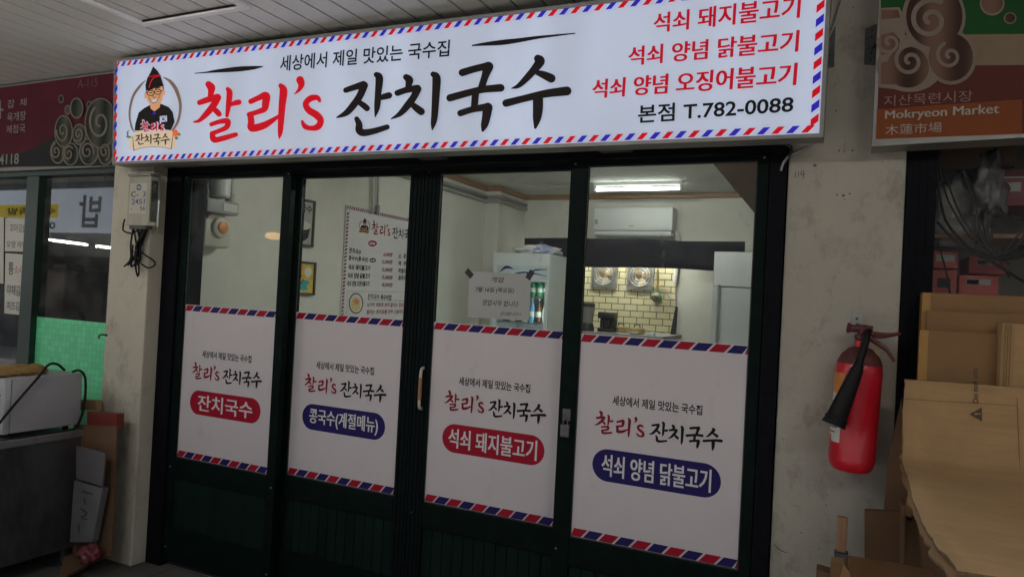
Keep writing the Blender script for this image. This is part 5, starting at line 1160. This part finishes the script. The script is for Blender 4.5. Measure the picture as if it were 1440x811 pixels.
# handwritten menus taped inside the left pane
def sheet(pts, lines, lab, Y=.022):
    q = [at(x, y, Y) for x, y in pts]; g = MB(); g.prism(q, (0, -.0006, 0)); o = tag(g.build('menu_paper', 'paper'), lab, 'paper', 'handwritten papers in the left window')
    for (s, a, b, c, d, m_, bd) in lines: text('handwriting', s, m_, o, tuple(at(x, y, Y) for x, y in (a, b, c, d)), YN, bd, .0015)
zl = lambda x, y: (x/2.894, 240+y/2.894)
sheet([zl(22, 335), zl(111, 342), zl(100, 588), zl(18, 580)], [('통', zl(36, 372), zl(34, 422), zl(58, 374), zl(56, 424), 'ink', .01), ('소시지', zl(60, 385), zl(59, 418), zl(110, 388), zl(109, 424), 'inkred', .005), ('야채김밥', zl(30, 462), zl(28, 505), zl(104, 470), zl(102, 512), 'ink', .005), ('치즈김밥', zl(29, 530), zl(28, 565), zl(100, 535), zl(98, 572), 'ink', .005)], 'lower white handwritten menu paper in the left window')
sheet([zl(22, 195), zl(118, 200), zl(111, 330), zl(20, 328)], [('꼬마김밥', zl(42, 215), zl(41, 248), zl(110, 220), zl(108, 252), 'ink', .002), ('오뎅 라면', zl(28, 285), zl(27, 312), zl(108, 288), zl(107, 316), 'ink', .004)], 'upper white handwritten menu paper in the left window')
sheet([zl(-60, 185), zl(16, 190), zl(14, 460), zl(-60, 450)], [], 'pale paper at the left edge of the left window')
# steel table
TX = -3.43; TZ = .672
t = thing('steel_table', 'scuffed stainless steel work table in front of the left shop', 'table', (TX-.4, -.75, 0))
g = MB(); g.box(TX-.95, TX+.018, -1.35, -.185, TZ-.036, TZ, .005); g.build('table_top', 'steel', t)
g = MB(); g.box(TX-.93, TX, -1.32, -.205, .09, TZ-.0365, .003); g.build('cabinet', mat('dark_stainless', (.17, .17, .175), .38, .85, var=.25, scale=3, stretch=(1, 1, .4), stain=((.07, .07, .07), 4, .5, .75)), t)
for x in (TX-.90, TX-.05):
    for y in (-1.28, -.26): g = MB(); g.lathe([(.018, 0), (.022, .01), (.016, .012), (.016, .09)], (x, y, 0), n=12); g.build('foot', 'iron', t, True)
# microwave
mwx = TX-.012; y1_ = -.235; y0_ = -.60
zt2 = atx(57, 529, mwx).z; zb2 = TZ+.022
t = thing('microwave_oven', 'white microwave oven standing on the steel table', 'microwave', (mwx-.25, -.4, TZ))
g = MB(); g.box(mwx-.50, mwx, y0_+.03, y1_, zb2, zt2, .012); g.build('case', mat('dull_white_enamel', (.34, .33, .35), .4, var=.05), t, True)
g = MB(); g.box(mwx-.50, mwx-.001, y0_, y0_+.029, zb2, zt2-.002, .006); fd_ = g.build('front_panel', mat('dull_white_panel', (.40, .40, .42), .35, var=.05), t, True)
g = MB()
for k in range(7): g.box(mwx-.12, mwx-.03, y0_-.001, y0_+.001, zb2+.05+k*.02, zb2+.06+k*.02)
g.build('vent', 'black', fd_)
g = MB(); g.box(mwx-.47, mwx-.15, y0_-.003, y0_-.0002, zb2+.03, zt2-.03, .002); g.build('door_glass', 'black', fd_)
for x in (mwx-.46, mwx-.04):
    for y in (y0_+.06, y1_-.05): g = MB(); g.lathe([(.014, 0), (.012, zb2-TZ)], (x, y, TZ+.0003), n=10); g.build('foot', 'rubber', t, True)
g = MB(); zq = lambda x, y, X: atx(x/2.45, 480+y/2.45, X)
g.tube([zq(-10, 290, mwx+.03), zq(60, 205, mwx+.03), zq(130, 125, mwx+.03), zq(165, 82, mwx+.02), zq(195, 77, mwx+.005), zq(222, 98, mwx-.03)], .006, 8)
g.tube([zq(250, 104, mwx-.02), zq(275, 100, mwx+.012), zq(294, 130, mwx+.016), zq(290, 220, mwx+.014), zq(270, 282, mwx+.012), zq(240, 306, mwx+.012), zq(120, 325, mwx+.013), zq(0, 345, mwx+.012)], .006, 8)
tag(g.build('power_cord', 'rubber', None, True), 'black power cord looping over the white microwave', 'cord')
p = atx(18, 511, mwx-.16)
t = thing('cloth_bundle', 'golden brown cloth bundle behind the top of the microwave', 'bundle', (p.x, p.y, zt2))
for i, (x, y) in enumerate(((6, 512), (26, 513), (44, 515))):
    p = atx(x, y, mwx-.10); blob('fold', 'gold', (p.x, p.y, zt2+.002), .05, .07, .03, 20+i, parent=t, amp=.3)
# things squeezed between table and pillar
def lean(name, m, pts, Y, lab, cat, dep=.008): return slab(name, m, pts, Y, dep, lab, cat)
zs = lambda x, y: (x/2.45, 480+y/2.45)
o = lean('red_plastic_box', mat('red_plastic', (.15, .022, .016), .5, var=.2), [zs(300, 240), zs(402, 250), zs(402, 300), zs(300, 300)], -.23, 'red plastic box top behind the table beside the pillar', 'box', .04)
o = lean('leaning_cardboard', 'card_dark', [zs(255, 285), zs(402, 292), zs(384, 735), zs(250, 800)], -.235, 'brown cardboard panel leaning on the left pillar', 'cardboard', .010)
o = lean('wood_strip', 'wood', [zs(250, 200), zs(332, 205), zs(334, 236), zs(250, 236)], -.16, 'short wooden strip lying behind the microwave', 'wood strip', .03)
o = lean('grey_board', mat('grey_board', (.10, .095, .10), .6, var=.1), [zs(262, 360), zs(362, 385), zs(352, 498), zs(262, 470)], -.30, 'grey board wedged behind the steel table', 'board')
o = lean('foam_board', mat('shaded_foam_face', (.13, .13, .135), .85, var=.2), [zs(255, 480), zs(354, 505), zs(318, 690), zs(240, 690)], -.29, 'white foam board with black marker strokes by the table', 'foam board', .03)  # white foam coloured grey: the shade beside the table is painted in
PLn = Plane(lambda x, y: at(*zs(x, y), -.29), YN)
strokes('marker_writing', 'ink', o, PLn, [[(285, 515, 6), (318, 525, 5)], [(290, 540, 5), (296, 560, 4)], [(280, 575, 6), (300, 592, 5), (282, 605, 5), (302, 612, 4)], [(272, 630, 5), (274, 655, 4)]], .001)
c0 = at(*zs(290, 735), -.34); blob('pink_bag', 'bag_pink', (c0.x, -.31, c0.z-.035), .045, .05, .05, 31, 'crumpled pink plastic bag on the cardboard beside the table', 'plastic bag', .3)
g = MB(); g.prism([atz(*zs(200, 830), .03), atz(*zs(372, 735), .03), atz(*zs(330, 690), .03), atz(*zs(230, 700), .03)], (0, 0, .012)); tag(g.build('floor_cardboard', 'card_dark'), 'flat brown cardboard lying on the floor beside the table', 'cardboard')
c0 = atz(*zs(240, 800), .05); g = MB(); g.tube([(c0.x-.05, c0.y, .02), (c0.x+.02, c0.y-.02, .02), (c0.x+.06, c0.y+.01, .02)], .018, 8); tag(g.build('metal_rod', 'alu', None, True), 'short metal rod on the floor by the table', 'rod')

# ================================================================== ACROSS THE WALKWAY (behind the camera, seen mirrored in the glass)
OY = -5.6
t = thing('opposite_shop', 'opposite shop across the walkway, mirrored in the left window', 'shop', (-8, OY, 0))
g = MB(); g.box(-16, 8, OY-.3, OY-.002, 0, 3.3); g.build('wall', mat('opposite_wall', (.28, .27, .25), .8, var=.15), t)
g = MB(); g.box(-14, -5, OY-.001, OY+.03, .3, 1.75); g.build('window', mat('opposite_window', (.05, .055, .06), .15), t)
def vm(x, y): p = at(x, y, -OY-.09); return Vector((p.x, OY+.15, p.z))
sA, sB = vm(-60, 285), vm(175, 335)
t = thing('opposite_sign', 'lit white and yellow shop sign across the walkway', 'shop sign', (-10, OY+.1, 2.3))
z0o, z1o = vm(0, 325).z, vm(0, 268).z
xl, xr = vm(-80, 300).x, vm(152, 300).x
g = MB(); g.box(xl-.6, xr+1.0, OY, OY+.15, z0o, z1o, .01); g.build('face', emat('opposite_sign_face', (.5, .5, .55), (.78, .88, 1), 1.7), t)
zy0, zy1 = vm(40, 306).z, vm(40, 288).z
xy1 = vm(82, 300).x
g = MB(); g.box(xl-.4, xy1, OY+.1505, OY+.16, zy0, zy1, .004); g.build('yellow_band', emat('opposite_yellow', (.6, .5, .05), (1, .75, .06), 1.3), t)
F = lambda x, z: Vector((x, OY+.161, z))
# seen from the walkway the sign's left is at larger x
def otext(s, xa, xb, za, zb, m='sblack'): text('lettering', s, m, t, (F(xa, zb), F(xa, za), F(xb, zb), F(xb, za)), (0, 1, 0), .02, .003)
otext('수육족발', vm(80, 300).x, vm(10, 300).x, zy0+.05, zy1-.05)
M['sign_grey_print'] = emat('opposite_grey_print', (.08, .08, .09), (.8, .9, 1), .22)
otext('밥', vm(143, 300).x, vm(112, 300).x, z0o+.08, z1o-.12, 'sign_grey_print')
otext('053', vm(80, 300).x, vm(55, 300).x, z0o+.05, zy0-.08)
TUB = emat('walkway_tube', (.9, .9, .9), (1, .97, .92), 46.0)
def wtube(p, q, lab):
    t = thing('walkway_tube_lamp', lab, 'tube lamp', (p+q)/2, 'tube lamps across the walkway')
    g = MB(); g.tube([p, q], .022, 10, False); g.build('tube', TUB, t, True)
    g = MB(); u = (q-p).normalized(); c_ = (p+q)/2; g.tube([p+Vector((0, 0, .05)), q+Vector((0, 0, .05))], .03, 8, False); g.build('fitting', 'white_plastic', t, True)
T0 = -4.9
def vt(x, y): p = at(x, y, -T0+.06); return Vector((p.x, T0, p.z))
wtube(vt(20, 331), vt(37, 333), 'lit tube lamp across the walkway, leftmost in the reflection')
wtube(vt(52, 335), vt(122, 344), 'lit tube lamp across the walkway, long middle one in the reflection')
wtube(vt(136, 346), vt(160, 349), 'lit tube lamp across the walkway, rightmost in the reflection')
for (x, lab) in ((-5.0, 'unseen lit tube lamp added under the walkway roof before the left shop'), (-2.4, 'unseen lit tube lamp added under the walkway roof before the noodle shop'), (.6, 'unseen lit tube lamp added under the walkway roof before the cardboard pile')):  # unseen roof tubes, added as the main light on the shopfront
    wtube(Vector((x, -2.45, 2.49)), Vector((x+1.2, -2.45, 2.49)), lab)

for (px, py, r_, lab) in ((386, 332, .13, 'small warm globe lamp glowing across the walkway, larger one'), (412, 371, .06, 'small warm globe lamp glowing across the walkway, smaller one')):
    c0 = at(px, py, 5.0); t = thing('globe_lamp', lab, 'lamp', (c0.x, -5.0, c0.z), 'warm lamps across the walkway')
    g = MB(); g.lathe([(.01, -r_*.4), (r_*.8, -r_*.25), (r_, 0), (r_*.8, r_*.25), (.02, r_*.4)], (c0.x, -5.0, c0.z), n=20); g.build('shade', emat('warm_globe', (.9, .6, .3), (1, .55, .18), 9.0), t, True)
    g = MB(); g.tube([(c0.x, -5.0, c0.z+r_*.4), (c0.x, -5.0, 3.0)], .006, 6, False); g.build('cord', 'black', t)
    g = MB(); g.tube([(c0.x, -5.0, 3.0), (c0.x, OY, 3.0)], .015, 6, False); g.build('arm', 'iron', t)
